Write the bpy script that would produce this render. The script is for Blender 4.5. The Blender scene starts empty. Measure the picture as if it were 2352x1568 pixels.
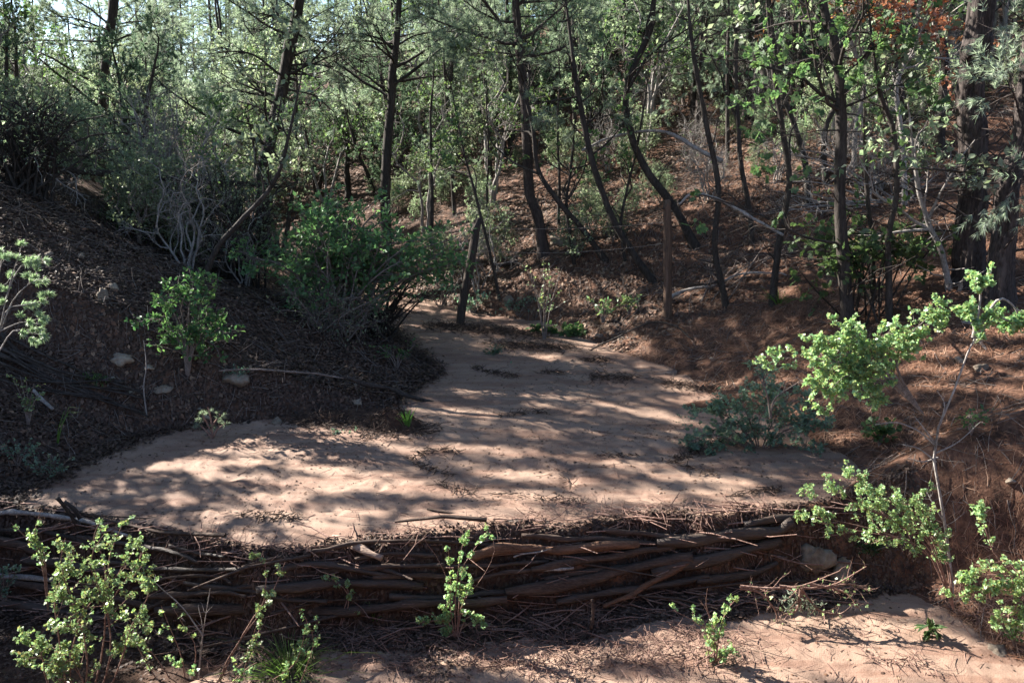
import bpy, math, random
import numpy as np
from mathutils import Vector, Matrix
R_ = math.radians
rng = np.random.default_rng(7)
sc = bpy.context.scene
# ------------------------------------------------------------------ camera, light
FX, CU, CV, PITCH, CAMZ = 1957.0, 1176.0, 784.0, R_(14.0), 2.75
SUN_EL, SUN_AZ = R_(33.0), R_(-62.0)            # azimuth from +Y, negative = to the left
EXPOSURE = 2.35
cam = bpy.data.cameras.new('camera'); camo = bpy.data.objects.new('camera', cam)
sc.collection.objects.link(camo); sc.camera = camo
cam.sensor_width = 36.0; cam.lens = 36.0 * FX / 2352.0; cam.clip_end = 600; cam.clip_start = .05
camo.location = (0, 0, CAMZ); camo.rotation_euler = (R_(90) - PITCH, 0, 0)
world = bpy.data.worlds.new('World'); sc.world = world; world.use_nodes = True
wn = world.node_tree.nodes; wl = world.node_tree.links
sky = wn.new('ShaderNodeTexSky'); sky.sky_type = 'NISHITA'; sky.sun_disc = False
sky.sun_elevation = SUN_EL; sky.sun_rotation = SUN_AZ; sky.altitude = 2000
wl.new(sky.outputs[0], wn['Background'].inputs[0]); wn['Background'].inputs[1].default_value = 0.055
S = np.array([math.sin(SUN_AZ) * math.cos(SUN_EL), math.cos(SUN_AZ) * math.cos(SUN_EL), math.sin(SUN_EL)])
sl = bpy.data.lights.new('sun', 'SUN'); sl.energy = 5.0; sl.angle = R_(0.5); sl.color = (1.0, .95, .87)
slo = bpy.data.objects.new('sun', sl); sc.collection.objects.link(slo)
slo.rotation_euler = Vector(S).to_track_quat('Z', 'Y').to_euler()
sc.view_settings.view_transform = 'Standard'; sc.view_settings.look = 'None'
sc.view_settings.exposure = EXPOSURE; sc.view_settings.gamma = 1
sc.cycles.max_bounces = 6; sc.cycles.diffuse_bounces = 3; sc.cycles.transmission_bounces = 3
sc.cycles.glossy_bounces = 2; sc.cycles.use_denoising = True; sc.cycles.sample_clamp_indirect = 4

# ------------------------------------------------------------------ noise, terrain
_T = np.random.default_rng(3).random((256, 256))
def vn(x, y):
    x = np.asarray(x, float); y = np.asarray(y, float)
    xi = np.floor(x).astype(int); yi = np.floor(y).astype(int); fx = x - xi; fy = y - yi
    fx = fx * fx * (3 - 2 * fx); fy = fy * fy * (3 - 2 * fy)
    a = _T[xi & 255, yi & 255]; b = _T[(xi + 1) & 255, yi & 255]; c = _T[xi & 255, (yi + 1) & 255]; d = _T[(xi + 1) & 255, (yi + 1) & 255]
    return (a + (b - a) * fx + (c - a) * fy + (a - b - c + d) * fx * fy) * 2 - 1
def fbm(x, y, o=4):
    s = 0; a = 1.0
    for i in range(o):
        s = s + a * vn(x * 2 ** i + 17.3 * i, y * 2 ** i + 5.1 * i); a *= .5
    return s
def ss(t): t = np.clip(t, 0, 1); return t * t * (3 - 2 * t)
XLY = [-20, 2, 4.5, 5.9, 6.6, 7.2, 7.5, 7.8, 8.9, 9.8, 11, 14, 18, 25, 40, 150]
XLX = [-6, -4.5, -4.0, -3.75, -3.55, -3.15, -2.3, -1.2, -.75, -1.2, -1.75, -3.3, -6.5, -13, -22, -60]
XRY = [-20, 2, 4.5, 5.05, 5.7, 6.1, 6.5, 7.2, 8.15, 9, 10.7, 11.4, 14, 18, 25, 40, 150]
XRX = [5, 4.2, 3.5, 3.15, 2.5, 2.45, 2.75, 2.4, 1.9, 1.5, .3, -.95, -2.6, -5.8, -12, -21, -59]
YCX = [-9, -3.5, -2.5, -1.6, -.5, 1, 2.1, 3, 9]
YCY = [6.6, 5.8, 5.5, 5.2, 5.45, 5.7, 5.82, 6.1, 7]
def ycf(x): return np.interp(x, YCX, YCY) + .07 * vn(np.asarray(x) * 2.7 + 4, 3.3) + .035 * vn(np.asarray(x) * 8.1, 9.1)
def bed(x, y, wid=.26):
    up = np.clip(.06 * (y - 5.45), -.02, 3); lo = -.6 + .02 * (y - 4.5)
    yc = ycf(x)
    return lo + (up - lo) * ss((y - (yc - wid)) / wid)
def height(x, y, rough=True, sand=False):
    x = np.asarray(x, float); y = np.asarray(y, float)
    dl = np.maximum(np.interp(y, XLY, XLX) - x, 0); dr = np.maximum(x - np.interp(y, XRY, XRX), 0)
    d = np.maximum(dl, dr)
    b = bed(x, y, .26 + .7 * d)
    if sand: return b
    rl = .36 * 14 * (1 - np.exp(-dl / 14)) + 1.0 * (1 - np.exp(-np.maximum(dl - 2, 0) ** 1.3 / 6)); rr = .44 * 15 * (1 - np.exp(-dr / 15))
    rise = (rl + rr) * (1 - np.exp(-d / .35)) - np.exp(-d / .2) * (.02 + .1 * ss((y - ycf(x) - .02) / .25))
    z = b + rise
    z = z + ss((4.0 - y) / 2.6) * np.maximum(1.25 - z, 0)      # the near bank the photographer stands on
    # mulch mounds rising out of the sand
    for (mx, my, sx, sy, hh) in ((-1.9, 7.55, .75, .34, .17), (-1.05, 7.35, .26, .17, .25), (-.9, 8.3, .4, .3, .10), (-2.6, 7.9, .7, .35, .05), (-1.3, 7.9, .5, .4, .14), (1.9, 7.9, .35, .12, .15)):
        z = z + hh * np.exp(-((x - mx) / sx) ** 2 - ((y - my) / sy) ** 2)
    if rough:
        k = np.clip(.25 + d, .25, 1)
        z = z + k * (.10 * fbm(x * .55, y * .55, 2)) + (.4 + .6 * k) * .03 * fbm(x * 3.1 + 9, y * 3.1, 3)
    return z
def rays(u, v):
    x = (np.asarray(u, float) - CU) / FX; yd = (CV - np.asarray(v, float)) / FX
    return np.stack([x, math.cos(PITCH) + yd * math.sin(PITCH), -math.sin(PITCH) + yd * math.cos(PITCH)], -1)
def PY(u, v, y):                       # the point of a sight line at world distance y
    d = rays(u, v); return np.array([d[0] / d[1] * y, y, CAMZ + d[2] / d[1] * y])
def GV(u, v, rough=False, t0=3.5, t1=45, n=420):
    d = rays(u, v); ts = t0 * (t1 / t0) ** np.linspace(0, 1, n)
    out = np.full(d.shape[:-1], np.nan); prev = None
    for t in ts:
        p = d * t; k = (CAMZ + p[..., 2]) - height(p[..., 0], p[..., 1], rough)
        hit = np.isnan(out) & (k < 0)
        if prev is not None: out = np.where(hit, tp + (t - tp) * prev / np.maximum(prev - k, 1e-6), out)
        prev = k; tp = t
    P = d * out[..., None]; P[..., 2] += CAMZ
    return P
def G(u, v):                           # where a sight line meets the ground
    d = rays(u, v); ts = 3.5 * (45 / 3.5) ** np.linspace(0, 1, 900)
    p = d[None] * ts[:, None]; k = CAMZ + p[:, 2] - height(p[:, 0], p[:, 1])
    i = np.argmax(k < 0) if (k < 0).any() else 899
    q = p[i].copy(); q[2] = float(height(q[0], q[1])); return q
def hz(x, y): return float(height(x, y))
def pxm(y): return y / math.cos(PITCH) / FX   # metres per pixel at distance y (about)

# ------------------------------------------------------------------ mesh builder
class MB:
    def __init__(s): s.v = []; s.f = {}; s.n = 0
    def add(s, V, F):
        V = np.asarray(V, float).reshape(-1, 3); F = np.asarray(F, int); s.v.append(V)
        s.f.setdefault(F.shape[1], []).append(F + s.n); s.n += len(V)
    def build(s, name, mat, parent=None, smooth=False, loc=None):
        me = bpy.data.meshes.new(name); V = np.concatenate(s.v) if s.v else np.zeros((0, 3))
        if loc is not None: V = V - np.asarray(loc, float)
        me.vertices.add(len(V)); me.vertices.foreach_set('co', V.astype(np.float32).ravel())
        tot = []; idx = []
        for k, L in s.f.items():
            F = np.concatenate(L); idx.append(F.ravel()); tot.append(np.full(len(F), k))
        idx = np.concatenate(idx); tot = np.concatenate(tot); st = np.concatenate([[0], np.cumsum(tot)[:-1]])
        me.loops.add(len(idx)); me.loops.foreach_set('vertex_index', idx.astype(np.int32))
        me.polygons.add(len(tot)); me.polygons.foreach_set('loop_start', st.astype(np.int32)); me.polygons.foreach_set('loop_total', tot.astype(np.int32))
        if smooth: me.polygons.foreach_set('use_smooth', np.ones(len(tot), bool))
        me.update(calc_edges=True)
        if mat: me.materials.append(mat)
        o = bpy.data.objects.new(name, me); sc.collection.objects.link(o)
        if parent is not None: o.parent = parent
        elif loc is not None: o.location = [float(a) for a in loc]
        return o
def tag(o, label=None, cat=None, group=None, kind=None):
    if label: o['label'] = label
    if cat: o['category'] = cat
    if group: o['group'] = group
    if kind: o['kind'] = kind
    return o
def thing(name, label, cat, loc=(0, 0, 0), group=None):
    o = bpy.data.objects.new(name, None); sc.collection.objects.link(o); o.location = [float(a) for a in loc]
    o.empty_display_size = .1
    return tag(o, label, cat, group)
def nrm(a): return a / np.maximum(np.linalg.norm(a, axis=-1, keepdims=True), 1e-9)
def tubes(mb, P, R, sides=5, cap=False):
    P = np.asarray(P, float); R = np.asarray(R, float)
    if P.ndim == 2: P = P[None]; R = R[None]
    if cap:
        P = np.concatenate([P[:, :1], P, P[:, -1:]], 1); R = np.concatenate([R[:, :1] * .02, R, R[:, -1:] * .02], 1)
    N, K, _ = P.shape
    T = np.gradient(P, axis=1)
    if cap: T[:, 0] = T[:, 2]; T[:, 1] = T[:, 2]; T[:, -1] = T[:, -3]; T[:, -2] = T[:, -3]
    T = nrm(T); D = nrm(P[:, -1] - P[:, 0]); ref = np.where(np.abs(D[:, 2:3]) > .8, np.array([1., 0.1, 0]), np.array([0., 0.1, 1.]))
    n1 = nrm(np.cross(T, ref[:, None])); n2 = np.cross(T, n1)
    a = np.arange(sides) / sides * 2 * np.pi
    V = P[:, :, None] + R[:, :, None, None] * (np.cos(a)[:, None] * n1[:, :, None] + np.sin(a)[:, None] * n2[:, :, None])
    i = np.arange(N)[:, None, None] * K * sides; k = np.arange(K - 1)[None, :, None] * sides; j = np.arange(sides)[None, None]
    j2 = (j + 1) % sides
    F = np.stack([i + k + j, i + k + j2, i + k + sides + j2, i + k + sides + j], -1).reshape(-1, 4)
    mb.add(V, F)
def smooth_line(pts, n):
    pts = np.asarray(pts, float); m = len(pts)
    if m == 2: t = np.linspace(0, 1, n)[:, None]; return pts[0] * (1 - t) + pts[1] * t
    e = np.concatenate([[2 * pts[0] - pts[1]], pts, [2 * pts[-1] - pts[-2]]]); out = []
    for t in np.linspace(0, m - 1 - 1e-6, n):
        i = int(t); f = t - i; a, b, c, d = e[i:i + 4]
        out.append(.5 * (2 * b + (c - a) * f + (2 * a - 5 * b + 4 * c - d) * f * f + (3 * b - a - 3 * c + d) * f ** 3))
    return np.array(out)
def rnd_dir(r, n):
    return nrm(r.normal(size=(n, 3)))
def spawn(r, P, R, n, t0, t1, ang, L, K=5, up=0., wob=.25, shape=.5, rk=.012, rmin=.002, vary=.35):
    """n child twigs per parent twig"""
    N, K0, _ = P.shape; idx = np.repeat(np.arange(N), n); M = len(idx)
    t = r.uniform(t0, t1, M); f = t * (K0 - 1); i = np.minimum(f.astype(int), K0 - 2); fr = (f - i)[:, None]
    A = P[idx, i]; B = P[idx, i + 1]; pos = A + (B - A) * fr; T = nrm(B - A)
    perp = nrm(np.cross(T, rnd_dir(r, M))); an = r.normal(ang, .22, M)[:, None]
    D = nrm(np.cos(an) * T + np.sin(an) * perp)
    tt = (t - t0) / max(t1 - t0, 1e-6); ln = L * (1 - shape * tt) * (r.uniform(1 - vary, 1 + vary, M) if vary < .5 else .25 + 1.5 * r.random(M) ** 1.6)
    C = np.zeros((M, K, 3)); C[:, 0] = pos
    for k in range(1, K):
        D = nrm(D + np.array([0, 0, up / K]) + r.normal(0, wob / K ** .5, (M, 3)))
        C[:, k] = C[:, k - 1] + D * (ln / (K - 1))[:, None]
    pr = R[idx, i]; r0 = np.minimum(pr * .7, ln * rk + rmin)[:, None]
    return C, r0 * np.linspace(1, .25, K)[None]
LT = {  # leaf templates: verts (along, side, lift), faces
 'kite': (np.array([[0, 0, 0], [.5, .3, .08], [1, 0, 0], [.5, -.3, .08]]), [[0, 1, 2], [0, 2, 3]]),
 'oval': (np.array([[0, 0, 0], [.3, .26, .07], [.72, .24, .07], [1, 0, -.04], [.72, -.24, .07], [.3, -.26, .07]]), [[0, 1, 2, 3], [0, 3, 4, 5]]),
 'lance': (np.array([[0, 0, 0], [.3, .12, .05], [.7, .1, .02], [1, 0, -.15], [.7, -.1, .02], [.3, -.12, .05]]), [[0, 1, 2, 3], [0, 3, 4, 5]]),
}
def _lobes(specs):
    V = []; F = []
    for (bx, a, l, w) in specs:
        c, s_ = math.cos(a), math.sin(a); n = len(V)
        for (p, q, z) in ((0, 0, 0), (l * .62, w, .05), (l, 0, 0), (l * .62, -w, .05)):
            V.append([bx + p * c - q * s_, p * s_ + q * c, z + .004 * len(F)])
        F.append([n, n + 1, n + 2, n + 3])
    return np.array(V), F
LT['lobed'] = _lobes([(0, 0, 1, .33), (0, 1.0, .85, .3), (0, -1.0, .85, .3)])
LT['oak'] = _lobes([(0, 0, 1, .16), (.2, .8, .42, .1), (.2, -.8, .42, .1), (.45, .75, .48, .11), (.45, -.75, .48, .11), (.62, .6, .3, .08), (.62, -.6, .3, .08)])
def leaves(mb, C, D, Nn, size, kind='kite'):
    V, F = LT[kind]; F = np.array(F); D = nrm(D); B = nrm(np.cross(Nn, D)); Nn = np.cross(D, B)
    s_ = np.asarray(size, float) * np.ones(len(C)); q = V[None] * s_[:, None, None]
    W = C[:, None] + q[..., :1] * D[:, None] + q[..., 1:2] * B[:, None] + q[..., 2:3] * Nn[:, None]
    FF = (F[None] + (np.arange(len(C)) * len(V))[:, None, None]).reshape(-1, F.shape[1]); mb.add(W, FF)
def leaves_on(mb, r, P, n, size, kind='kite', t0=.2, off=.01, flat=.5):
    """n leaves on each twig of P"""
    N, K, _ = P.shape; idx = np.repeat(np.arange(N), n); M = len(idx)
    t = r.uniform(t0, 1, M); f = t * (K - 1); i = np.minimum(f.astype(int), K - 2); fr = (f - i)[:, None]
    A = P[idx, i]; B = P[idx, i + 1]; pos = A + (B - A) * fr
    D = nrm(nrm(B - A) * .5 + rnd_dir(r, M)); Nn = nrm(np.array([0, 0, flat * 2]) + rnd_dir(r, M))
    leaves(mb, pos + D * off, D, Nn, size * r.uniform(.4, 1.4, M), kind)
def tufts(mb, r, C, A, n=12, L=.14, w=.0035, spread=.9):
    """pine needle tufts: C centre, A axis; each needle one thin blade"""
    M = len(C); idx = np.repeat(np.arange(M), n); a = nrm(A)[idx]
    D = nrm(a + spread * rnd_dir(r, M * n)); ln = L * r.uniform(.7, 1.15, M * n)[:, None]
    B = nrm(np.cross(D, rnd_dir(r, M * n))) * w; b = C[idx] + D * ln * .04
    tip = b + D * ln + np.array([0, 0, -.12]) * ln
    V = np.stack([b + B, b - B, tip], 1); mb.add(V, np.arange(M * n * 3).reshape(-1, 3))
def ends(P, k=-1): return P[:, k], P[:, k] - P[:, k - 1]

# ------------------------------------------------------------------ materials
def mat(name):
    m = bpy.data.materials.new(name); m.use_nodes = True; nt = m.node_tree
    for n in list(nt.nodes): nt.nodes.remove(n)
    return m, nt
class NT:
    def __init__(s, name): s.m, s.t = mat(name); s.o = s.n('ShaderNodeOutputMaterial')
    def n(s, ty, **kw):
        x = s.t.nodes.new(ty)
        for k, v in kw.items():
            if k.startswith('i_'):
                key = k[2:].replace('_', ' '); x.inputs[key].default_value = v
            else: setattr(x, k, v)
        return x
    def l(s, a, b): s.t.links.new(a, b)
    def ramp(s, fac, stops):
        r = s.n('ShaderNodeValToRGB'); e = r.color_ramp.elements
        while len(e) < len(stops): e.new(.5)
        for i, (p, c) in enumerate(stops): e[i].position = p; e[i].color = tuple(c) + (1,) if len(c) == 3 else c
        s.l(fac, r.inputs[0]); return r.outputs[0]
    def noise(s, vec, scale, detail=4, rough=.6, out=0):
        x = s.n('ShaderNodeTexNoise'); x.inputs['Scale'].default_value = scale; x.inputs['Detail'].default_value = detail; x.inputs['Roughness'].default_value = rough
        s.l(vec, x.inputs['Vector']); return x.outputs[out]
    def map(s, vec, sc3):
        x = s.n('ShaderNodeMapping'); x.inputs['Scale'].default_value = sc3; s.l(vec, x.inputs['Vector']); return x.outputs[0]
    def mix(s, f, a, b, mode='MIX'):
        x = s.n('ShaderNodeMix', data_type='RGBA', blend_type=mode)
        for sock, val in ((x.inputs[0], f), (x.inputs[6], a), (x.inputs[7], b)):
            if hasattr(val, 'links'): s.l(val, sock)
            else: sock.default_value = val if isinstance(val, (int, float)) else tuple(val) + (1,)
        return x.outputs[2]
    def bump(s, h, st=.3, dist=.02):
        x = s.n('ShaderNodeBump'); x.inputs['Strength'].default_value = st; x.inputs['Distance'].default_value = dist; s.l(h, x.inputs['Height']); return x.outputs[0]
    def pr(s, col, rough=.8, nor=None, spec=.3):
        p = s.n('ShaderNodeBsdfPrincipled')
        if hasattr(col, 'links'): s.l(col, p.inputs['Base Color'])
        else: p.inputs['Base Color'].default_value = tuple(col) + (1,)
        if hasattr(rough, 'links'): s.l(rough, p.inputs['Roughness'])
        else: p.inputs['Roughness'].default_value = rough
        p.inputs['Specular IOR Level'].default_value = spec
        if nor is not None: s.l(nor, p.inputs['Normal'])
        return p.outputs[0]
    def out(s, sh): s.l(sh, s.o.inputs[0]); return s.m
def foliage(name, cols, trans=.45, rough=.45, spec=.4):
    t = NT(name); g = t.n('ShaderNodeNewGeometry'); oi = t.n('ShaderNodeObjectInfo')
    n = len(cols); c = t.ramp(g.outputs['Random Per Island'], [(i / max(n - 1, 1), x) for i, x in enumerate(cols)])
    hsv = t.n('ShaderNodeHueSaturation'); mr = t.n('ShaderNodeMapRange'); t.l(oi.outputs['Random'], mr.inputs[0])
    mr.inputs[3].default_value = .75; mr.inputs[4].default_value = 1.25; t.l(mr.outputs[0], hsv.inputs['Value'])
    m2 = t.n('ShaderNodeMapRange'); t.l(oi.outputs['Random'], m2.inputs[0]); m2.inputs[3].default_value = .485; m2.inputs[4].default_value = .515
    t.l(m2.outputs[0], hsv.inputs['Hue']); t.l(c, hsv.inputs['Color']); c = hsv.outputs[0]
    p = t.pr(c, rough, spec=spec); tr = t.n('ShaderNodeBsdfTranslucent')
    c2 = t.mix(1.0, c, (1.3, 1.42, 1.15), 'MULTIPLY'); t.l(c2, tr.inputs[0])
    mx = t.n('ShaderNodeMixShader'); mx.inputs[0].default_value = trans; t.l(p, mx.inputs[1]); t.l(tr.outputs[0], mx.inputs[2])
    return t.out(mx.outputs[0])
def bark(name, c1, c2, c3, scl=(6, 6, 1.2), size=3., rough=.85, bst=.6, spec=.2):
    t = NT(name); tc = t.n('ShaderNodeTexCoord').outputs['Object']; v = t.map(tc, scl)
    n1 = t.noise(v, size, 6, .65); n2 = t.noise(tc, 1.7, 3); n3 = t.noise(v, size * 5, 4, .7)
    c = t.ramp(n1, [(.3, c1), (.52, c2), (.72, c3)]); c = t.mix(t.ramp(n2, [(.35, (0, 0, 0)), (.65, (.5, .5, .5))]), c, tuple(a * .55 for a in c2))
    c = t.mix(t.ramp(n3, [(.4, (0, 0, 0)), (.7, (.6, .6, .6))]), c, c3)
    return t.out(t.pr(c, rough, t.bump(n1, bst, .03), spec))
M = {}
M['pine_bark'] = bark('pine_bark', (.012, .009, .008), (.04, .03, .026), (.11, .085, .075))
M['plate_bark'] = bark('plate_bark', (.008, .006, .006), (.035, .027, .024), (.11, .085, .075), (9, 9, 1.6), 1.6, bst=1.)
M['dark_bark'] = bark('dark_bark', (.012, .009, .008), (.03, .024, .02), (.085, .07, .06))
M['oak_bark'] = bark('oak_bark', (.02, .016, .013), (.034, .027, .022), (.095, .08, .068), (8, 8, 2.5))
M['grey_wood'] = bark('grey_wood', (.08, .065, .055), (.22, .19, .17), (.45, .42, .39), (8, 8, 3))
M['pale_wood'] = bark('pale_wood', (.12, .08, .06), (.33, .22, .16), (.55, .43, .34), (1.2, 9, 9), 4)
M['log_wood'] = bark('log_wood', (.018, .013, .011), (.055, .037, .029), (.15, .105, .08), (1.2, 10, 10), 4)
M['orange_log'] = bark('orange_log', (.03, .017, .012), (.115, .06, .036), (.24, .135, .085), (1.2, 10, 10), 4)
M['wet_log'] = bark('wet_log', (.014, .010, .008), (.04, .027, .02), (.11, .075, .055), (1.2, 10, 10), 4, rough=.6, spec=.4)
M['post_wood'] = bark('post_wood', (.014, .011, .009), (.045, .034, .028), (.12, .095, .08), (10, 10, .7), 4)
M['pale_post'] = bark('pale_post', (.03, .02, .015), (.10, .062, .043), (.22, .14, .10), (10, 10, .7), 4)
M['white_wood'] = bark('white_wood', (.10, .08, .07), (.25, .22, .2), (.48, .44, .41), (8, 8, 3))  # grey wood with bright sun put into its colour, for lit branches
M['twig'] = bark('twig', (.05, .04, .033), (.13, .1, .085), (.3, .25, .22), (5, 5, 5), 6)
M['red_twig'] = bark('red_twig', (.07, .035, .028), (.19, .1, .075), (.38, .27, .22), (5, 5, 5), 6)
M['needles'] = foliage('needles', [(.11, .145, .10), (.185, .23, .165), (.28, .32, .245), (.15, .19, .14)], .5, .5, .35)
M['blue_needles'] = foliage('blue_needles', [(.07, .115, .075), (.12, .18, .125), (.18, .24, .17)], .48, .5, .35)
M['pale_needles'] = foliage('pale_needles', [(.16, .20, .15), (.25, .295, .23), (.36, .40, .33)], .5, .5, .35)
M['pinyon'] = foliage('pinyon', [(.16, .23, .14), (.27, .34, .17), (.36, .42, .33)], .35, .4, .5)
M['oak_leaf'] = foliage('oak_leaf', [(.045, .08, .035), (.075, .12, .05), (.13, .175, .06)], .48, .5, .3)
M['scrub_leaf'] = foliage('scrub_leaf', [(.115, .15, .09), (.185, .23, .145), (.29, .33, .225), (.19, .20, .13)], .5, .5, .35)
M['bush_leaf'] = foliage('bush_leaf', [(.04, .085, .035), (.065, .125, .045), (.12, .18, .06)], .4, .5, .3)
M['lush_leaf'] = foliage('lush_leaf', [(.055, .11, .05), (.09, .165, .07), (.15, .235, .09)], .45, .5, .3)
M['currant_leaf'] = foliage('currant_leaf', [(.10, .19, .08), (.19, .31, .15), (.30, .43, .23), (.36, .42, .14), (.14, .24, .10), (.30, .24, .10)], .42, .4, .5)
M['blue_leaf'] = foliage('blue_leaf', [(.09, .155, .105), (.14, .22, .15), (.20, .28, .19)], .35, .5, .4)
M['rust_leaf'] = foliage('rust_leaf', [(.32, .11, .05), (.46, .19, .09), (.36, .22, .15)], .35, .6, .3)
M['grass'] = foliage('grass', [(.08, .17, .03), (.14, .25, .06)], .45, .5, .4)
def litter_mat(name, cols):
    t = NT(name); g = t.n('ShaderNodeNewGeometry'); n = len(cols)
    c = t.ramp(g.outputs['Random Per Island'], [(i / (n - 1), x) for i, x in enumerate(cols)])
    return t.out(t.pr(c, .7, spec=.25))
M['needle_litter'] = litter_mat('needle_litter', [(.05, .025, .017), (.13, .058, .034), (.25, .125, .072), (.09, .042, .026), (.34, .21, .14)])
M['leaf_litter'] = litter_mat('leaf_litter', [(.04, .025, .019), (.09, .05, .033), (.16, .085, .05), (.06, .04, .03), (.26, .17, .11)])
M['stone_bits'] = litter_mat('stone_bits', [(.07, .055, .043), (.15, .12, .09), (.27, .22, .17)])
M['dark_litter'] = litter_mat('dark_litter', [(.02, .013, .010), (.05, .029, .02), (.085, .05, .035), (.034, .022, .016), (.13, .085, .06)])
def sand_mat():
    t = NT('sand'); g = t.n('ShaderNodeNewGeometry').outputs['Position']
    n1 = t.noise(g, 1.1, 4); n2 = t.noise(g, 9, 5, .65); n3 = t.noise(g, 120, 3, .7); nf = t.noise(t.map(g, (.55, 3.6, 1)), 1.9, 6, .62)
    c = t.mix(t.ramp(n1, [(.35, (0, 0, 0)), (.7, (1, 1, 1))]), (.275, .185, .133), (.19, .12, .086))
    c = t.mix(t.ramp(nf, [(.46, (0, 0, 0)), (.60, (.9, .9, .9))]), c, (.15, .078, .052))
    c = t.mix(t.ramp(n2, [(.56, (0, 0, 0)), (.68, (.5, .5, .5))]), c, (.11, .06, .042))
    vo = t.n('ShaderNodeTexVoronoi'); vo.inputs['Scale'].default_value = 38; t.l(g, vo.inputs['Vector'])
    c = t.mix(t.ramp(vo.outputs['Distance'], [(.05, (.75, .75, .75)), (.16, (0, 0, 0))]), c, (.09, .05, .035))
    c = t.mix(t.ramp(n3, [(.35, (0, 0, 0)), (.75, (.5, .5, .5))]), c, (.36, .25, .19))
    h = t.mix(.35, n2, n3); 
    return t.out(t.pr(c, .75, t.bump(h, .8, .015), .25))
M['sand'] = sand_mat()
def ground_mat():
    t = NT('soil'); g = t.n('ShaderNodeNewGeometry').outputs['Position']
    n1 = t.noise(g, .9, 4); n2 = t.noise(g, 7, 6, .7); n3 = t.noise(g, 45, 4, .75)
    left = t.ramp(n2, [(.3, (.022, .014, .011)), (.5, (.062, .035, .024)), (.68, (.13, .076, .052))])
    right = t.ramp(n2, [(.3, (.03, .017, .012)), (.5, (.09, .046, .03)), (.7, (.20, .105, .068))])
    sx = t.n('ShaderNodeSeparateXYZ'); t.l(g, sx.inputs[0])
    a = t.n('ShaderNodeMath', operation='MULTIPLY_ADD'); t.l(sx.outputs[0], a.inputs[0]); a.inputs[1].default_value = .18; a.inputs[2].default_value = .12
    b = t.n('ShaderNodeMath', operation='ADD'); t.l(a.outputs[0], b.inputs[0]); t.l(n1, b.inputs[1])
    c = t.mix(t.ramp(b.outputs[0], [(.3, (0, 0, 0)), (.75, (1, 1, 1))]), left, right)
    c = t.mix(t.ramp(n3, [(.52, (0, 0, 0)), (.72, (.55, .55, .55))]), c, (.18, .12, .085))
    c = t.mix(t.ramp(n3, [(.3, (.6, .6, .6)), (.45, (0, 0, 0))]), c, (.03, .02, .015))
    return t.out(t.pr(c, .9, t.bump(t.mix(.5, n2, n3), .9, .03), .15))
M['soil'] = ground_mat()
def rock_mat(name='rock', k=1.):
    k *= .62; t = NT(name); g = t.n('ShaderNodeTexCoord').outputs['Object']; n1 = t.noise(g, 9, 6, .7); n2 = t.noise(g, 40, 4)
    c = t.ramp(n1, [(.3, (.16 * k, .12 * k, .09 * k)), (.5, (.36 * k, .29 * k, .22 * k)), (.7, (.52 * k, .45 * k, .36 * k))])
    return t.out(t.pr(c, .85, t.bump(t.mix(.4, n1, n2), .8, .02), .2))
M['rock'] = rock_mat(); M['grey_rock'] = rock_mat('grey_rock', .75)
t = NT('wire'); M['wire'] = t.out(t.pr((.25, .2, .17), .5, spec=.6))

# ------------------------------------------------------------------ ground sheets
def axis(a, b, step, far, g=1.13):
    c = list(np.arange(a, b + 1e-6, step)); s_ = step
    lo = [a]; 
    while lo[-1] > -far: s_ *= g; lo.append(lo[-1] - s_)
    s_ = step; hi = [b]
    while hi[-1] < far: s_ *= g; hi.append(hi[-1] + s_)
    return np.array(lo[:0:-1] + c + hi[1:])
def sheet(name, xs, ys, fn, mt, keep=None):
    X, Y = np.meshgrid(xs, ys); Z = fn(X, Y); n, m = X.shape
    i = np.arange(n - 1)[:, None] * m + np.arange(m - 1)[None]
    F = np.stack([i, i + 1, i + m + 1, i + m], -1).reshape(-1, 4)
    if keep is not None: F = F[keep(X, Y).ravel()[F].all(1)]
    mb = MB(); mb.add(np.stack([X, Y, Z], -1), F); o = mb.build(name, mt, smooth=True); return o
def far_h(x, y):
    z = height(x, y); rr = np.hypot(x, y); return z + ss((rr - 60) / 140) * 6
tag(sheet('ground', axis(-5.5, 6.5, .045, 190), axis(4.2, 13, .045, 190), far_h, M['soil']),
    'forest floor of brown soil rising to both sides of the wash', kind='structure')
FL = []
for (a, b, w, dp) in (([(600, 985), (605, 1040), (625, 1090), (640, 1130), (635, 1170)], 0, .05, .016),
                      ([(1250, 830), (1300, 880), (1420, 940), (1500, 985), (1580, 1020)], 0, .16, .02),
                      ([(1530, 1060), (1560, 1075), (1600, 1060), (1640, 1010)], 0, .10, .03),
                      ([(1190, 1100), (1300, 1105), (1315, 1150), (1390, 1185)], 0, .06, .03),
                      ([(950, 1075), (1040, 1110), (1100, 1150)], 0, .05, .02)):
    FL.append((np.array([[p[0], p[1]] for p in GV(np.array([q[0] for q in a]), np.array([q[1] for q in a]))]), w, dp))
def segdist(x, y, L):
    d = np.full(np.shape(x), 1e6)
    for p, q in zip(L[:-1], L[1:]):
        e = q - p; t = np.clip(((x - p[0]) * e[0] + (y - p[1]) * e[1]) / (e @ e), 0, 1)
        d = np.minimum(d, np.hypot(x - p[0] - t * e[0], y - p[1] - t * e[1]))
    return d
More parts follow.
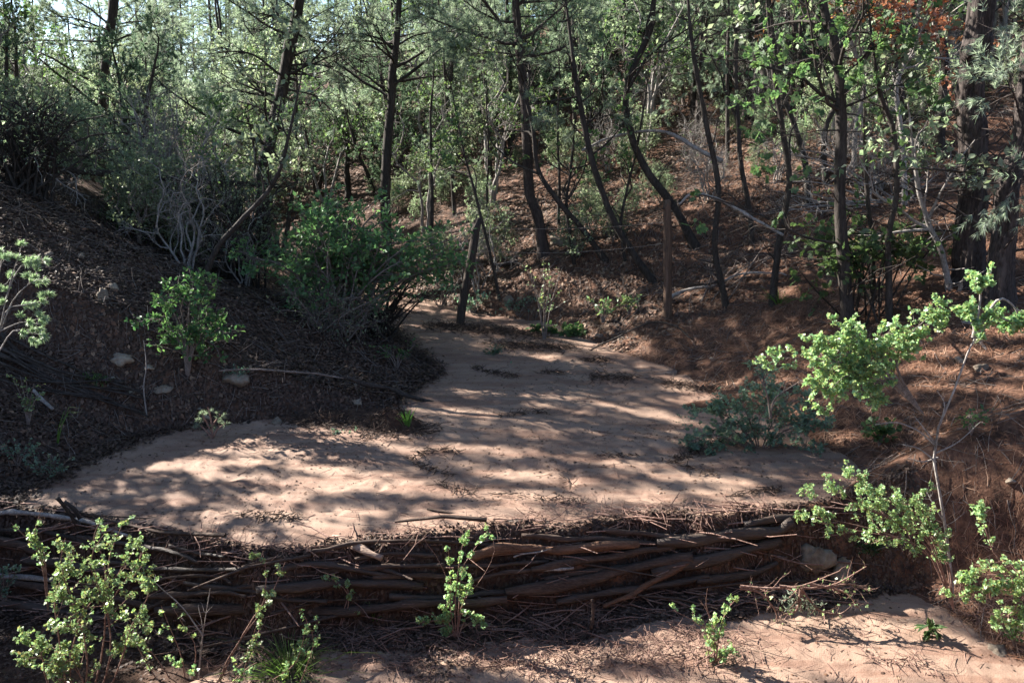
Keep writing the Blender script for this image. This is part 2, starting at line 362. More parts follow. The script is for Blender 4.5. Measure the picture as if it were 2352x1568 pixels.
def sand_h(x, y):
    z = bed(x, y, .12)
    z = z + .016 * fbm(x * .5 + 3, y * .9, 2) + .005 * fbm(x * 1.6 + y, y * 5.5, 4) + .005 * fbm(x * 8 + 20, y * 12, 3) + .012 * ss((fbm(x * 3 + 60, y * 3.4, 4) - .45) / .25) * (.5 + .5 * vn(x * 25, y * 25))
    z = z - .007 * ss((.12 - np.abs(fbm(x * .8 + y * .5 + 11, y * 2.0, 3))) / .12)
    for L, w, dp in FL:
        d = segdist(x + .05 * vn(x * 4, y * 4), y + .05 * vn(x * 4 + 9, y * 4), L); z = z - dp * np.exp(-(d / w) ** 2) + dp * .12 * np.exp(-((d - w * 1.6) / w) ** 2)
    z = z - ss((ycf(x) - .02 + .05 * vn(x * 5, y) - y) / .1) * .3
    z = z - .012 * ss((fbm(x * 5 + 40, y * 6, 2) - .55) / .5) + .01 * ss((fbm(x * 9 + 80, y * 9, 2) - .75) / .4)
    return z
xs = np.arange(-4.8, 3.9, .022)
tag(sheet('wash_sand', xs, np.arange(4.7, 13, .024), sand_h, M['sand'], lambda x, y: (y > ycf(x) - .4)
    & (x > np.interp(y, XLY, XLX) - .5) & (x < np.interp(y, XRY, XRX) + .5)), 'smooth pinkish sand filling the wash behind the logs', kind='structure')
def low_h(x, y): return -.575 + .03 * (y - 4.5) + .035 * fbm(x * .7 + 31, y * .9, 2) + .03 * fbm(x * 3 + 5, y * 3, 4) * (.2 + .8 * ss((1.5 - x) / 1.5)) + .02 * ss(fbm(x * 7, y * 8, 3) - .1) * ss((1.9 - x) / 1.2) + .006 * fbm(x * 14, y * 14, 2) - .2 * ss((-1.9 + .4 * vn(y * 2.5, x * 2) - x) / .8)
tag(sheet('lower_sand', xs, np.arange(3.6, 6.2, .022), low_h, M['sand'], lambda x, y: (y < ycf(x) + .1)
    & (x > -3.4) & (x < np.interp(y, XRY, XRX) + .4)), 'pinkish sand washed out below the log dam', kind='structure')

HAZE = 0

# ------------------------------------------------------------------ logs and sticks
LIT = []; DARK = []                                # points of things the sun reaches (shade trees leave gaps for them)
def on_ground(px, lift=.6, r=.03, flat=.6, rough=False):
    a = np.array(px, float); P = GV(a[:, 0], a[:, 1], rough); y = P[:, 1]
    if len(a) > 2:
        c = np.polyfit(a[:, 0] + .3 * a[:, 1], y, 1); y = (1 - flat) * y + flat * np.polyval(c, a[:, 0] + .3 * a[:, 1])
    out = np.array([PY(u, v, yy) for (u, v), yy in zip(a, y)])
    return out + np.array([0, -r * lift * .6 - .035, r * lift * .9])
def wood(px, dia, m, label, name='log', cat='log', group=None, taper=.75, stubs=0, pts=None, sides=12, lift=.6, K=None, flat=.6, end=None):
    r = np.random.default_rng(abs(hash((px[0][0] if px else 1, dia, len(label)))) % 99991 if False else int((px[0][0] * 7 + px[0][1] * 3 + dia * 11) if px else 5))
    y0 = GV(np.array([px[0][0], px[-1][0]]), np.array([px[0][1], px[-1][1]]))[:, 1].mean() if pts is None else pts[:, 1].mean()
    rad = dia * pxm(y0) / 2
    P = on_ground(px, lift, rad, flat) if pts is None else np.asarray(pts)
    ln = np.linalg.norm(np.diff(P, axis=0), axis=1).sum(); K = K or int(np.clip(ln / (rad * 1.2 + .01), 10, 70))
    Q = smooth_line(P, K)
    wob = np.stack([fbm(np.arange(K) * .13 + r.random() * 99, np.full(K, k * 7.3), 3) for k in range(3)], 1)
    kink = np.zeros((K, 3))
    for q_ in r.integers(2, K - 2, 3 if K > 25 else 1): kink[:] += np.abs(np.arange(K) - q_)[:, None] * r.normal(0, .035, 3)[None]
    kink -= kink.mean(0); Q = Q + wob * rad * .5 + kink * rad * .8
    R = rad * np.linspace(1, taper, K) * (1 + .22 * fbm(np.arange(K) * .35 + r.random() * 50, np.zeros(K), 3))
    if end: R[-3:] *= end
    mb = MB(); tubes(mb, Q, R, sides, cap=True)
    V = mb.v[0]; c = V.reshape(-1, sides, 3).mean(1, keepdims=True)
    f = 1 + .2 * vn(np.arange(sides)[None] * 1.7 + 3, np.arange(len(c))[:, None] * .18) + .1 * vn(np.arange(sides)[None] * 3.1, np.arange(len(c))[:, None] * .8)
    mb.v[0] = (c + (V.reshape(-1, sides, 3) - c) * f[:, :, None]).reshape(-1, 3)
    base = Q[0].copy()
    o = tag(mb.build(name, M[m], smooth=True, loc=base), label, cat, group)
    for i in range(stubs):
        k = int(r.uniform(.15, .9) * K); d = nrm(np.array([r.uniform(-.8, .8), r.uniform(-.8, .1), r.uniform(.2, 1)])); L = rad * r.uniform(2, 5)
        sb = MB(); tubes(sb, smooth_line([Q[k], Q[k] + d * L * .6, Q[k] + d * L + np.array([0.2, 0, .1]) * L * .3], 6), rad * np.linspace(.42, .16, 6), 7, cap=True)
        so = sb.build('stub', M[m], smooth=True, loc=base); so.parent = o
    return o
D = 'logs stacked across the wash'
wood([(-60, 1178), (0, 1180), (65, 1177), (155, 1191), (223, 1209), (306, 1241)], 14, 'grey_wood', 'smooth pale curved branch at the upper left end of the log dam', 'branch', 'branch', stubs=0, taper=.6, lift=2)
wood([(130, 1142), (166, 1187), (196, 1223)], 9, 'dark_bark', 'straight dark stick poking out of the sand beside the pale curved branch', 'stick', 'stick', pts=np.array([PY(130, 1142, 5.45), PY(166, 1187, 5.5), PY(196, 1226, 5.6)]), taper=1.3)
wood([(136, 1150), (202, 1220)], 8, 'dark_bark', 'bent dark stick crossing behind the straight one in the sand', 'stick', 'stick', pts=np.array([PY(150, 1152, 5.62), PY(170, 1169, 5.6), PY(182, 1191, 5.6), PY(207, 1224, 5.65)]), taper=1.3)
wood([(-60, 1236), (0, 1240), (60, 1248), (110, 1262)], 28, 'log_wood', 'thick brown log end at the far left of the dam', group=None, stubs=1)
wood([(180, 1232), (306, 1250), (400, 1262), (470, 1283)], 13, 'wet_log', 'dark wet log half buried along the sand edge on the left', stubs=1)
wood([(396, 1246), (450, 1262), (520, 1276)], 9, 'wet_log', 'short dark stick lying on the sand edge left of the bright log', 'stick', 'stick')
wood([(-60, 1318), (0, 1328), (126, 1350), (216, 1367), (360, 1392)], 21, 'log_wood', 'long grey brown log entering from the left behind the leafy shrub', stubs=1)
wood([(-60, 1316), (0, 1317), (130, 1324)], 15, 'grey_wood', 'flaking pale slab of wood above the long left log')
wood([(60, 1290), (200, 1300), (330, 1316)], 24, 'wet_log', 'dark rotten log behind the leafy shrub on the left', stubs=2)
wood([(317, 1353), (396, 1326), (504, 1324), (540, 1344)], 9, 'log_wood', 'thin arched branch lying over the left logs', 'branch', 'branch', lift=3)
wood([(360, 1366), (468, 1360), (594, 1342), (720, 1317), (847, 1303), (1022, 1294)], 15, 'log_wood', 'long slender log rising gently to the right through the middle of the dam', stubs=2, lift=1.6)
wood([(288, 1420), (360, 1393), (414, 1371), (522, 1364), (576, 1376)], 11, 'log_wood', 'crooked brown branch in front of the left logs', 'branch', 'branch', lift=3)
wood([(360, 1390), (540, 1396), (720, 1403), (880, 1399), (1010, 1388), (1160, 1372)], 27, 'log_wood', 'long straight log lowest in the middle of the dam', stubs=1, lift=1.3)
wood([(600, 1352), (700, 1340), (830, 1335), (980, 1345)], 26, 'wet_log', 'thick rotting log behind the thorny centre shrub', stubs=3)
wood([(698, 1222), (750, 1235), (815, 1258), (882, 1282)], 22, 'pale_wood', 'short bright broken log lying on the sand in full sun', lift=1.3, taper=.8)
wood([(655, 1184), (685, 1196), (712, 1216), (720, 1232)], 8, 'pale_wood', 'forked sunlit twig beside the short bright log', 'stick', 'stick', lift=1.5, stubs=1)
wood([(700, 1270), (752, 1262), (824, 1246), (932, 1241), (1077, 1245), (1140, 1253)], 10, 'log_wood', 'thin wavy root running along the crest of the dam', 'root', 'root', lift=2.2, stubs=2)
wood([(1006, 1228), (1060, 1218), (1112, 1212), (1214, 1209)], 20, 'wet_log', 'dark log with broken end on the crest right of the centre shrub', stubs=1, taper=1.1, lift=1)
wood([(1070, 1280), (1130, 1262), (1220, 1264), (1292, 1266), (1382, 1251), (1465, 1249)], 27, 'orange_log', 'smooth orange brown log in the middle of the dam', stubs=1, lift=1.2)
wood([(1195, 1233), (1292, 1237), (1382, 1234), (1472, 1240), (1530, 1243)], 14, 'log_wood', 'slender log directly above the smooth orange one', stubs=2, lift=1.2)
wood([(1220, 1307), (1328, 1289), (1400, 1278), (1508, 1259), (1560, 1250)], 18, 'log_wood', 'mid brown log slanting up to the right below the orange one', stubs=2, lift=1.4)
wood([(1050, 1350), (1112, 1326), (1170, 1313), (1250, 1307)], 12, 'log_wood', 'knobbly dark branch with a pale upright snag', 'branch', 'branch', stubs=3, lift=2.2)
wood([(1238, 1309), (1280, 1309), (1316, 1306)], 8, 'grey_wood', 'white broken branch end under the orange log', 'branch', 'branch', lift=4, stubs=1)
wood([(1180, 1282), (1200, 1276), (1240, 1271), (1265, 1262)], 4, 'grey_wood', 'pale forked twig lit in front of the logs', 'stick', 'stick', lift=10, stubs=3)
wood([(1166, 1362), (1292, 1347), (1400, 1321), (1526, 1289), (1590, 1276)], 32, 'log_wood', 'thickest log sweeping up to the right low in the dam', stubs=2, lift=1.2)
wood([(1379, 1400), (1436, 1376), (1490, 1343), (1577, 1292)], 12, 'orange_log', 'leaning stick propped against the right front of the dam', 'stick', 'stick', lift=4, taper=1.2)
wood([(1500, 1254), (1613, 1242), (1757, 1220), (1820, 1200)], 30, 'wet_log', 'dark decayed log at the right end of the crest', stubs=3)
wood([(1490, 1310), (1649, 1272), (1793, 1240)], 30, 'wet_log', 'dark log under the decayed one at the right end', stubs=2)
wood([(1600, 1328), (1703, 1317), (1780, 1292)], 22, 'wet_log', 'short black log at the right foot of the dam', stubs=2)
wood([(640, 1300), (720, 1290), (800, 1300), (900, 1318)], 17, 'wet_log', 'dark log just under the short bright one', stubs=1)
wood([(560, 1300), (640, 1278), (700, 1283)], 8, 'log_wood', 'small curved branch left of the short bright log', 'branch', 'branch', lift=2)
wood([(250, 1285), (400, 1300), (560, 1306)], 14, 'wet_log', 'narrow black log in the shade of the left shrub', stubs=2)
wood([(1364, 1240), (1368, 1222), (1375, 1206)], 16, 'log_wood', 'upright broken stub standing on the orange log', 'stub', 'stub', pts=np.array([PY(1364, 1244, 5.6), PY(1368, 1225, 5.6), PY(1376, 1206, 5.62)]), taper=.7)
wood([(1584, 1168), (1600, 1200)], 12, 'log_wood', 'short leaning stub rising from the twig heap at the crest', 'stub', 'stub', pts=np.array([PY(1606, 1202, 5.75), PY(1594, 1185, 5.8), PY(1584, 1166, 5.8)]), taper=.8)
wood([(1362, 1440), (1363, 1376)], 9, 'log_wood', 'upright peg of wood sticking out of the lower sand', 'peg', 'peg', pts=np.array([PY(1358, 1440, 5.1), PY(1364, 1410, 5.1), PY(1361, 1376, 5.12)]), taper=.85)
wood([(1290, 1522), (1340, 1512), (1384, 1503)], 4, 'log_wood', 'thin straight stick on the lower sand by the bottom edge', 'stick', 'stick', lift=1)
wood([(1130, 1172), (1136, 1158)], 5, 'pale_wood', 'tiny pale upright splinter in the sunlit sand', 'stick', 'stick', pts=np.array([PY(1128, 1178, 5.9), PY(1133, 1168, 5.9), PY(1137, 1160, 5.9)]))
wood([(504, 852), (576, 849), (720, 859), (795, 871)], 5, 'twig', 'long grey stick lying on the dark ground left of the wash', 'stick', 'stick', lift=2)
wood([(800, 874), (860, 889), (904, 896), (976, 918), (1078, 940)], 11, 'dark_bark', 'dark crooked branch lying on the sand at the mulch edge', 'branch', 'branch', lift=1.6, stubs=3)
wood([(1310, 843), (1360, 810), (1418, 783), (1490, 752), (1544, 757), (1585, 790)], 4, 'dark_bark', 'thin arching dead branch over the right edge of the sand', 'branch', 'branch', lift=8, stubs=4)
wood([(1128, 615), (1160, 610), (1188, 602)], 11, 'dark_bark', 'short dark rotten log on the slope behind the leaning post', stubs=0)
wood([(1530, 690), (1580, 668), (1640, 660)], 8, 'grey_wood', 'grey fallen branch on the needles behind the upright post', 'branch', 'branch', lift=2)
wood([(1660, 655), (1700, 640), (1780, 638), (1800, 642)], 5, 'grey_wood', 'pale horizontal branch lying above the right slope needles', 'branch', 'branch', lift=6)
wood([(2205, 655), (2190, 690), (2172, 700), (2150, 716)], 11, 'pale_wood', 'bright crooked branch lying in the sunlit needles', 'branch', 'branch', lift=2, stubs=3)
wood([(2180, 748), (2215, 742), (2238, 755), (2240, 790), (2255, 808)], 10, 'grey_wood', 'curled root on the sunlit needles near the big pines', 'root', 'root', lift=1.5, stubs=2)
wood([(2310, 1508), (2352, 1540), (2400, 1570)], 18, 'pale_wood', 'pale wood fragment at the right edge of the lower sand')
wood([(2050, 1090), (2085, 1064), (2140, 1055), (2180, 1062)], 7, 'dark_bark', 'dark arching root on the shaded needles behind the pale sapling', 'root', 'root', lift=4)
wood([(30, 1150), (60, 1125), (130, 1100), (235, 1068)], 6, 'dark_bark', 'thin dark stick along the left edge of the sand', 'stick', 'stick', lift=1.5)
wood([(85, 900), (100, 915), (130, 940)], 9, 'grey_wood', 'pale weathered wood chunk among the black poles', 'stick', 'stick', lift=2)
for px_, d_, m_, l_, s_ in [
    ([(1010, 1300), (1100, 1296), (1190, 1290), (1260, 1286)], 12, 'wet_log', 'thin dark log squeezed under the smooth orange one', 1),
    ([(860, 1325), (960, 1318), (1060, 1322)], 15, 'log_wood', 'short brown log behind the lower half of the thorny shrub', 1),
    ([(430, 1340), (560, 1352), (660, 1372), (760, 1380)], 14, 'wet_log', 'black log sloping down to the right below the long slender one', 1),
    ([(900, 1368), (1020, 1372), (1120, 1358), (1230, 1362)], 16, 'wet_log', 'bark covered log just above the lowest long one', 2),
    ([(820, 1282), (900, 1270), (1000, 1275)], 11, 'log_wood', 'broken log end under the wavy root', 1),
    ([(1250, 1330), (1360, 1306), (1480, 1285), (1560, 1268)], 12, 'wet_log', 'narrow log resting on the thickest sweeping one', 1),
    ([(1380, 1218), (1460, 1222), (1550, 1232), (1640, 1226)], 13, 'log_wood', 'brown log at the top of the twig heap', 2),
    ([(1280, 1385), (1400, 1362), (1520, 1340), (1620, 1318)], 18, 'wet_log', 'sodden log at the foot of the dam right of centre', 1),
    ([(-60, 1380), (60, 1392), (170, 1410), (290, 1425)], 22, 'wet_log', 'sodden log low behind the big left shrub', 1),
    ([(-60, 1205), (60, 1215), (160, 1235), (250, 1262)], 13, 'dark_bark', 'dark branch between the pale curved branch and the thick log end', 2),
    ([(1700, 1205), (1780, 1192), (1860, 1180)], 20, 'wet_log', 'dark log end vanishing under the arching currant', 1)]:
    wood(px_, d_, m_, l_, stubs=s_, lift=1.2)
wood([(1340, 340), (1400, 318)], 5, 'grey_wood', 'thin pale branch arching high between the leaning trunks', 'branch', 'branch', pts=np.array([PY(1335, 345, 10.9), PY(1390, 320, 11), PY(1470, 302, 11), PY(1540, 308, 10.9), PY(1600, 340, 10.8), PY(1660, 372, 10.7)]), taper=2, sides=6)
wood([(1585, 448), (1640, 450)], 5, 'white_wood', 'bright sunlit bent branch right of the upright post', 'branch', 'branch', pts=np.array([PY(1560, 470, 9.8), PY(1590, 446, 9.7), PY(1640, 455, 9.6), PY(1690, 478, 9.5), PY(1730, 500, 9.4), PY(1800, 540, 9.3)]), taper=1.6, sides=7, stubs=2)
# fallen trunk on the left hill with its dead branches
fy = 10.8
pts = np.array([PY(-80, 380, 9.6), PY(0, 384, 9.8), PY(200, 395, 10.2), PY(420, 412, 10.8), PY(640, 428, 11.4)])
ft = thing('fallen_tree', 'dead trunk fallen across the left slope with bare grey branches hanging', 'fallen tree', pts[1])
mb = MB(); Q = smooth_line(pts, 30); tubes(mb, Q, np.linspace(.055, .03, 30), 9); mb.build('trunk', M['dark_bark'], ft, True, loc=pts[1])
r = np.random.default_rng(5); mb = MB()
C, RR = spawn(r, Q[None], np.full((1, 30), .05), 26, .1, .85, 1.2, .9, K=7, up=-.9, wob=.5, rk=.014)
C[:, :, 1] = C[:, :1, 1] - np.abs(C[:, :, 1] - C[:, :1, 1]) * .6
tubes(mb, C, RR, 5); C2, R2 = spawn(r, C, RR, 5, .3, 1, .7, .35, K=5, up=-.4, wob=.6); tubes(mb, C2, R2, 4)
C3, R3 = spawn(r, C2, R2, 2, .3, 1, .7, .15, K=4, wob=.5); tubes(mb, C3, R3, 3); mb.build('branches', M['grey_wood'], ft, loc=pts[1])
# charred poles on the left bank
r = np.random.default_rng(11)
for i in range(12):
    u0, v0 = r.uniform(-80, 60), r.uniform(740, 860); u1 = r.uniform(200, 350); v1 = 850 + (u1 - 150) * .45 + r.uniform(-35, 40)
    wood([(u0, v0), ((u0 + u1) / 2, (v0 + v1) / 2 + r.uniform(8, 30)), (u1, v1)], r.uniform(5, 10), 'dark_bark', 'slender black pole, ' + ('lowest', 'second', 'third', 'fourth', 'fifth', 'sixth', 'seventh', 'eighth', 'ninth', 'tenth', 'eleventh', 'topmost')[i] + (' of' if i in (0, 11) else ' up in') + ' the heap sliding down the left bank', 'pole', 'pole', group='black poles heaped on the left bank', lift=1.2 + i * .35, sides=7)
# ------------------------------------------------------------------ rocks, cones, clods
def rock(u, v, wpx, hpx, label, m='rock', name='rock', cat='rock', seed=1, sink=.36, dep=.8):
    r = np.random.default_rng(seed + int(u)); p = G(u, v); w = wpx * pxm(p[1]) / 2; h = hpx * pxm(p[1]) / 2
    n = 26; a = np.linspace(0, 2 * np.pi, n, endpoint=False); ph = np.linspace(-1, 1, 16)
    X = []; o1, o2 = r.random(2) * 60
    pl = rnd_dir(r, 9); pd = r.uniform(.72, .95, 9)
    for q in ph:
        cz = math.sin(q * math.pi / 2); cr = max(math.cos(q * math.pi / 2), .02)
        d = np.stack([np.cos(a) * cr, np.sin(a) * cr, np.full(n, cz)], 1)
        k = 1 / np.maximum((d @ pl.T) / pd[None], .0).max(1).clip(.75, 1.6)      # faceted
        k = k * (1 + .2 * fbm(d[:, 0] * 2.2 + o1, d[:, 1] * 2.2 + d[:, 2] * 2 + o2, 4))
        X.append(d * k[:, None] * np.array([w, w * dep, h]))
    X = np.concatenate(X); i = np.arange(15)[:, None] * n; j = np.arange(n)[None]; j2 = (j + 1) % n
    F = np.stack([i + j, i + j2, i + n + j2, i + n + j], -1).reshape(-1, 4)
    mb = MB(); mb.add(X + np.array([0, 0, h * (1 - 2 * sink)]), F)
    o = tag(mb.build(name, M[m]), label, cat); o.location = [float(x) for x in p]; o.rotation_euler = (0, 0, r.uniform(-.4, .4)); return o
for k, a in enumerate([
    (240, 690, 26, 34, 'pale angular rock alone high on the dark left slope'), (262, 668, 20, 24, 'smaller pale rock touching the angular one on the left slope'),
    (277, 829, 46, 26, 'pale rounded rock left of the small leafy tree'), (345, 850, 22, 14, 'little pale rock between the rounded rock and the small tree'),
    (376, 903, 34, 16, 'flat brown rock at the foot of the small tree'), (536, 880, 52, 30, 'broad crumbly rock beside the long grey stick'),
    (822, 893, 20, 22, 'small pale rock at the base of the dark crooked branch'), (820, 930, 28, 14, 'flat pale rock on the mulch in the middle'),
    (636, 1010 - 34, 22, 20, 'round grey pebble at the mulch edge above the sand'), (415, 998, 22, 12, 'buff pebble on dark ground above the pine seedling'),
    (518, 1073, 58, 26, 'wide rough rock half sunk in sand beside the pine seedling'), (690, 1062, 44, 26, 'low white rock on the sunlit sand'),
    (714, 1100, 18, 18, 'small grey stone standing on the sand below the white rock'), (615, 1110, 30, 14, 'flat brown stone in the middle of the left sand'),
    (836, 1142, 24, 16, 'reddish clod on the brightest sand'), (382, 1225, 20, 12, 'little round buff pebble near the dam crest'),
    (1310, 776, 34, 32, 'grey rock at the edge of the sand under green leaves'), (1283, 562, 40, 26, 'white rock on the far slope behind the thin trunks'),
    (1376, 774, 16, 12, 'white pebble on the right slope above the sand'), (1872, 1310, 70, 80, 'mossy grey boulder in the dark hole at the right end of the dam'),
    (1932, 1325, 60, 84, 'pale tall boulder right of the mossy one'), (2205, 835, 22, 18, 'round pinkish stone on the sunlit needles'),
    (2252, 848, 28, 20, 'larger brown stone on the sunlit needles'), (2233, 960, 26, 18, 'bluish stone in the shade right of the pale sapling'),
    (2378 - 60, 1115, 22, 12, 'white flat stone on shaded needles near the right edge'), (2290, 1500, 46, 24, 'dark clod at the right edge of the lower sand'),
    (1168, 695, 22, 20, 'pale lump beside the upper end of the wash'), (395, 1095, 20, 10, 'dark pebble on the left part of the sand'),
    (1217, 1060, 12, 6, 'tiny dark stone alone in the middle of the sand'), (1275, 965 + 48, 10, 6, 'small crumb of earth on the upper sand'),
    (775, 1190, 20, 12, 'dark triangular clod on the sand left of the thorny shrub'), (110, 592, 22, 14, 'buff rock high on the left slope near the pine bough'), (186, 592, 18, 12, 'second buff rock on the upper left slope'),
    (475, 985 - 20, 16, 14, 'small earth lump behind the pine seedling')]):
    rock(*a[:4], a[4], m='grey_rock' if ('grey' in a[4] or 'brown' in a[4] or 'dark' in a[4]) else 'rock', seed=k)
def cone(u, v, px, label):
    p = G(u, v); w = px * pxm(p[1]) / 2; mb = MB(); n = 90; i = np.arange(n); ph = i * 2.39996; z = np.linspace(-1, 1, n); rr = np.sqrt(1 - (z * .93) ** 2)
    d = np.stack([np.cos(ph) * rr, np.sin(ph) * rr, z * .6 + .2], 1); C = np.stack([np.cos(ph) * rr * .72, np.sin(ph) * rr * .72, z], 1) * w
    leaves(mb, C - nrm(d) * w * .2, d, np.array([0, 0, 1.]) + rnd_dir(rng, n) * .2, w * .62, 'oval')
    co = MB(); q = smooth_line([[0, 0, -w], [0, 0, 0], [0, 0, w]], 9); tubes(co, q, np.sin(np.linspace(.2, 2.95, 9)) * w * .75, 12)
    o = tag(co.build('pine_cone', M['dark_bark']), label, 'pine cone'); s_ = mb.build('scales', M['twig']); s_.parent = o
    o.location = (p[0], p[1], p[2] + w * .8); o.rotation_euler = (1.3, .2, .6)
cone(275, 1186, 28, 'round dark pine cone lying on the left part of the sand')
cone(2240, 842 - 60, 16, 'small brown pine cone on the sunlit needles')
# ------------------------------------------------------------------ litter (nobody could count it)
def scatter(name, label, cat, m, n, region, L=(.06, .16), w=.004, lift=.006, seed=1, tilt=.12, shape='blade', hfn=None, clump=None, along=None):
    """region: list of (x0,x1,y0,y1,weight); or function"""
    r = np.random.default_rng(seed); X = []; Y = []
    tot = sum(q[4] for q in region)
    for (x0, x1, y0, y1, wt) in region:
        k = int(n * wt / tot * 2.2); x = r.uniform(x0, x1, k); y = r.uniform(y0, y1, k)
        if clump is not None: ok = clump(x, y, r); x = x[ok]; y = y[ok]
        X.append(x); Y.append(y)
    x = np.concatenate(X); y = np.concatenate(Y); k = len(x); h = hfn or height
    z = h(x, y); e = .05; gx = (h(x + e, y) - z) / e; gy = (h(x, y + e) - z) / e
    if along is not None: gx = gx * 0; gy = gy * 0
    a = r.uniform(0, 2 * np.pi, k) if along is None else r.normal(0, along, k) + np.pi * r.integers(0, 2, k)
    D_ = np.stack([np.cos(a), np.sin(a), gx * np.cos(a) + gy * np.sin(a) + r.normal(0, tilt, k)], 1)
    N_ = nrm(np.stack([-gx, -gy, np.ones(k)], 1) + .35 * rnd_dir(r, k)); ln = r.uniform(L[0], L[1], k)
    C = np.stack([x, y, z + lift * r.uniform(.3, 3, k)], 1); mb = MB()
    if shape == 'blade':
        D_ = nrm(D_); B = nrm(np.cross(N_, D_)); hw = w * r.uniform(.5, 1.3, k)[:, None]; bend = B * (ln * r.normal(0, .05, k))[:, None]
        a0 = C; a1 = C + D_ * ln[:, None] * .5 + bend; a2 = C + D_ * ln[:, None]
        V = np.stack([a0 - B * hw, a0 + B * hw, a1 + B * hw, a1 - B * hw, a2 + B * hw * .4, a2 - B * hw * .4], 1)
        b = (np.arange(k) * 6)[:, None]; F = np.concatenate([b + np.array([[0, 1, 2, 3]]), b + np.array([[3, 2, 4, 5]])]); mb.add(V, F)
    elif shape == 'stick':
        D_ = nrm(D_); P = np.stack([C, C + D_ * ln[:, None] * .5 + rnd_dir(r, k) * ln[:, None] * .06, C + D_ * ln[:, None]], 1)
        tubes(mb, P, (w * r.uniform(.4, 1.4, k))[:, None] * np.array([[1, .85, .5]]), 4)
    elif shape == 'blob':
        O = np.array([[1, 0, 0], [.2, .8, .1], [-.9, .3, 0], [-.4, -.8, .1], [.6, -.6, 0], [.1, .1, .6]]) * .5; Fc = np.array([[0, 1, 5], [1, 2, 5], [2, 3, 5], [3, 4, 5], [4, 0, 5]])
        W = O[None] * ln[:, None, None] * r.uniform(.6, 1.3, (k, 6, 1)); ca, sa = np.cos(a)[:, None], np.sin(a)[:, None]
        W = np.stack([W[..., 0] * ca - W[..., 1] * sa, W[..., 0] * sa + W[..., 1] * ca, W[..., 2]], -1) + C[:, None]; mb.add(W, (Fc[None] + (np.arange(k) * 6)[:, None, None]).reshape(-1, 3))
    else: leaves(mb, C, D_, N_, ln, shape)
    return tag(mb.build(name, M[m]), label, cat, kind='stuff')
def outside(x, y, r, m=0.):
    return (x < np.interp(y, XLY, XLX) - m) | (x > np.interp(y, XRY, XRX) + m)
def patchy(s_, th):
    def f(x, y, r): return outside(x, y, r) & (vn(x * s_, y * s_) + r.normal(0, .35, len(x)) > th)
    return f
scatter('pine_needles', 'long reddish pine needles carpeting the right slope', 'pine needles', 'needle_litter', 110000,
        [(1.3, 6.5, 4.4, 9.5, 5), (0, 9, 9, 15, 3)], (.05, .13), .0024, .008, 1, .12, clump=lambda x, y, r: (x > np.interp(y, XRY, XRX) - .05) & (r.random(len(x)) < .06 + .94 * ss(1.2 * fbm(x * 1.5, y * 1.5, 3) + .45)))
scatter('dead_leaves', 'brown dead oak leaves littering the slopes', 'dead leaves', 'leaf_litter', 42000,
        [(-1.5, 5, 9.5, 14, 3), (-5, 8, 13, 24, 3), (-7.5, -.8, 6, 13, 2.2)], (.03, .075), .02, .008, 2, .3, 'kite', clump=patchy(.9, -.35))
scatter('twig_litter', 'fine broken twigs strewn over both banks', 'twigs', 'twig', 9000,
        [(-6, -.8, 5.8, 12, 3), (1, 7, 5, 13, 2), (-2, 4, 10, 16, 2)], (.05, .3), .003, .012, 3, .25, 'stick', clump=outside)
scatter('dark_mulch', 'dark crumbly mulch and chips on the left bank', 'mulch', 'dark_litter', 60000,
        [(-6, -.7, 5.7, 10.5, 1)], (.012, .055), .02, .012, 4, .35, 'kite', hfn=lambda x, y: np.maximum(height(x, y), sand_h(x, y)), clump=lambda x, y, r: outside(x, y, r, -.08 * np.abs(r.normal(0, 1, len(x)))))
# washed-up debris: dam crest, dam foot and lower channel, flotsam patches on the sand
def near(px, rad):
    P = GV(np.array([p[0] for p in px]), np.array([p[1] for p in px]))
    L = P[:, :2]
    return lambda x, y, r: segdist(x, y, L) < rad * np.abs(r.normal(0, .6, len(x)))
def near_many(lst):
    fs = [near(p, w) for p, w in lst]
    def f(x, y, r):
        ok = np.zeros(len(x), bool)
        for g in fs: ok |= g(x, y, r)
        return ok
    return f
crest = near_many([([(380, 1262), (560, 1285), (700, 1275)], .05), ([(700, 1268), (900, 1270), (1010, 1232), (1200, 1225)], .05), ([(1200, 1215), (1300, 1200), (1420, 1200), (1480, 1188), (1600, 1205), (1800, 1185)], .08), ([(1450, 1225), (1600, 1225), (1760, 1200)], .09)])
def hdam(x, y): return np.maximum(height(x, y), np.where(y > ycf(x) - .03, sand_h(x, y), -9)) + .015
def hmix(x, y): return np.maximum(hdam(x, y), np.where(y < ycf(x) - .15, low_h(x, y), -9))
scatter('twig_debris', 'matted twigs and needles washed against the crest of the dam', 'twig debris', 'red_twig', 9000, [(-3.2, 2.6, 5, 6.3, 1)], (.03, .17), .0025, .02, 5, .25, 'stick', hfn=hdam, clump=crest)
scatter('dam_brush', 'tangle of broken sticks and roots wedged among the logs', 'brush', 'red_twig', 900, [(-3.8, 2.5, 5.0, 6.1, 1)], (.1, .4), .006, .012, 16, .12, 'stick', hfn=hmix,
        clump=lambda x, y, r: (y < ycf(x) + .02) & (y > ycf(x) - .42), along=.5)
scatter('sand_pebbles', 'small pebbles and lumps of dried mud on the sand', 'pebbles', 'leaf_litter', 4200, [(-3.5, 3.2, 4.4, 7.5, 3), (-2, 3, 7.5, 11, 1)], (.006, .034), .01, .0, 18, .3, 'blob', hfn=lambda x, y: np.where(y > ycf(x), sand_h(x, y), low_h(x, y)), clump=lambda x, y, r: ~outside(x, y, r) & (fbm(x * 2.2, y * 3.5, 3) + r.normal(0, .25, len(x)) > .1))
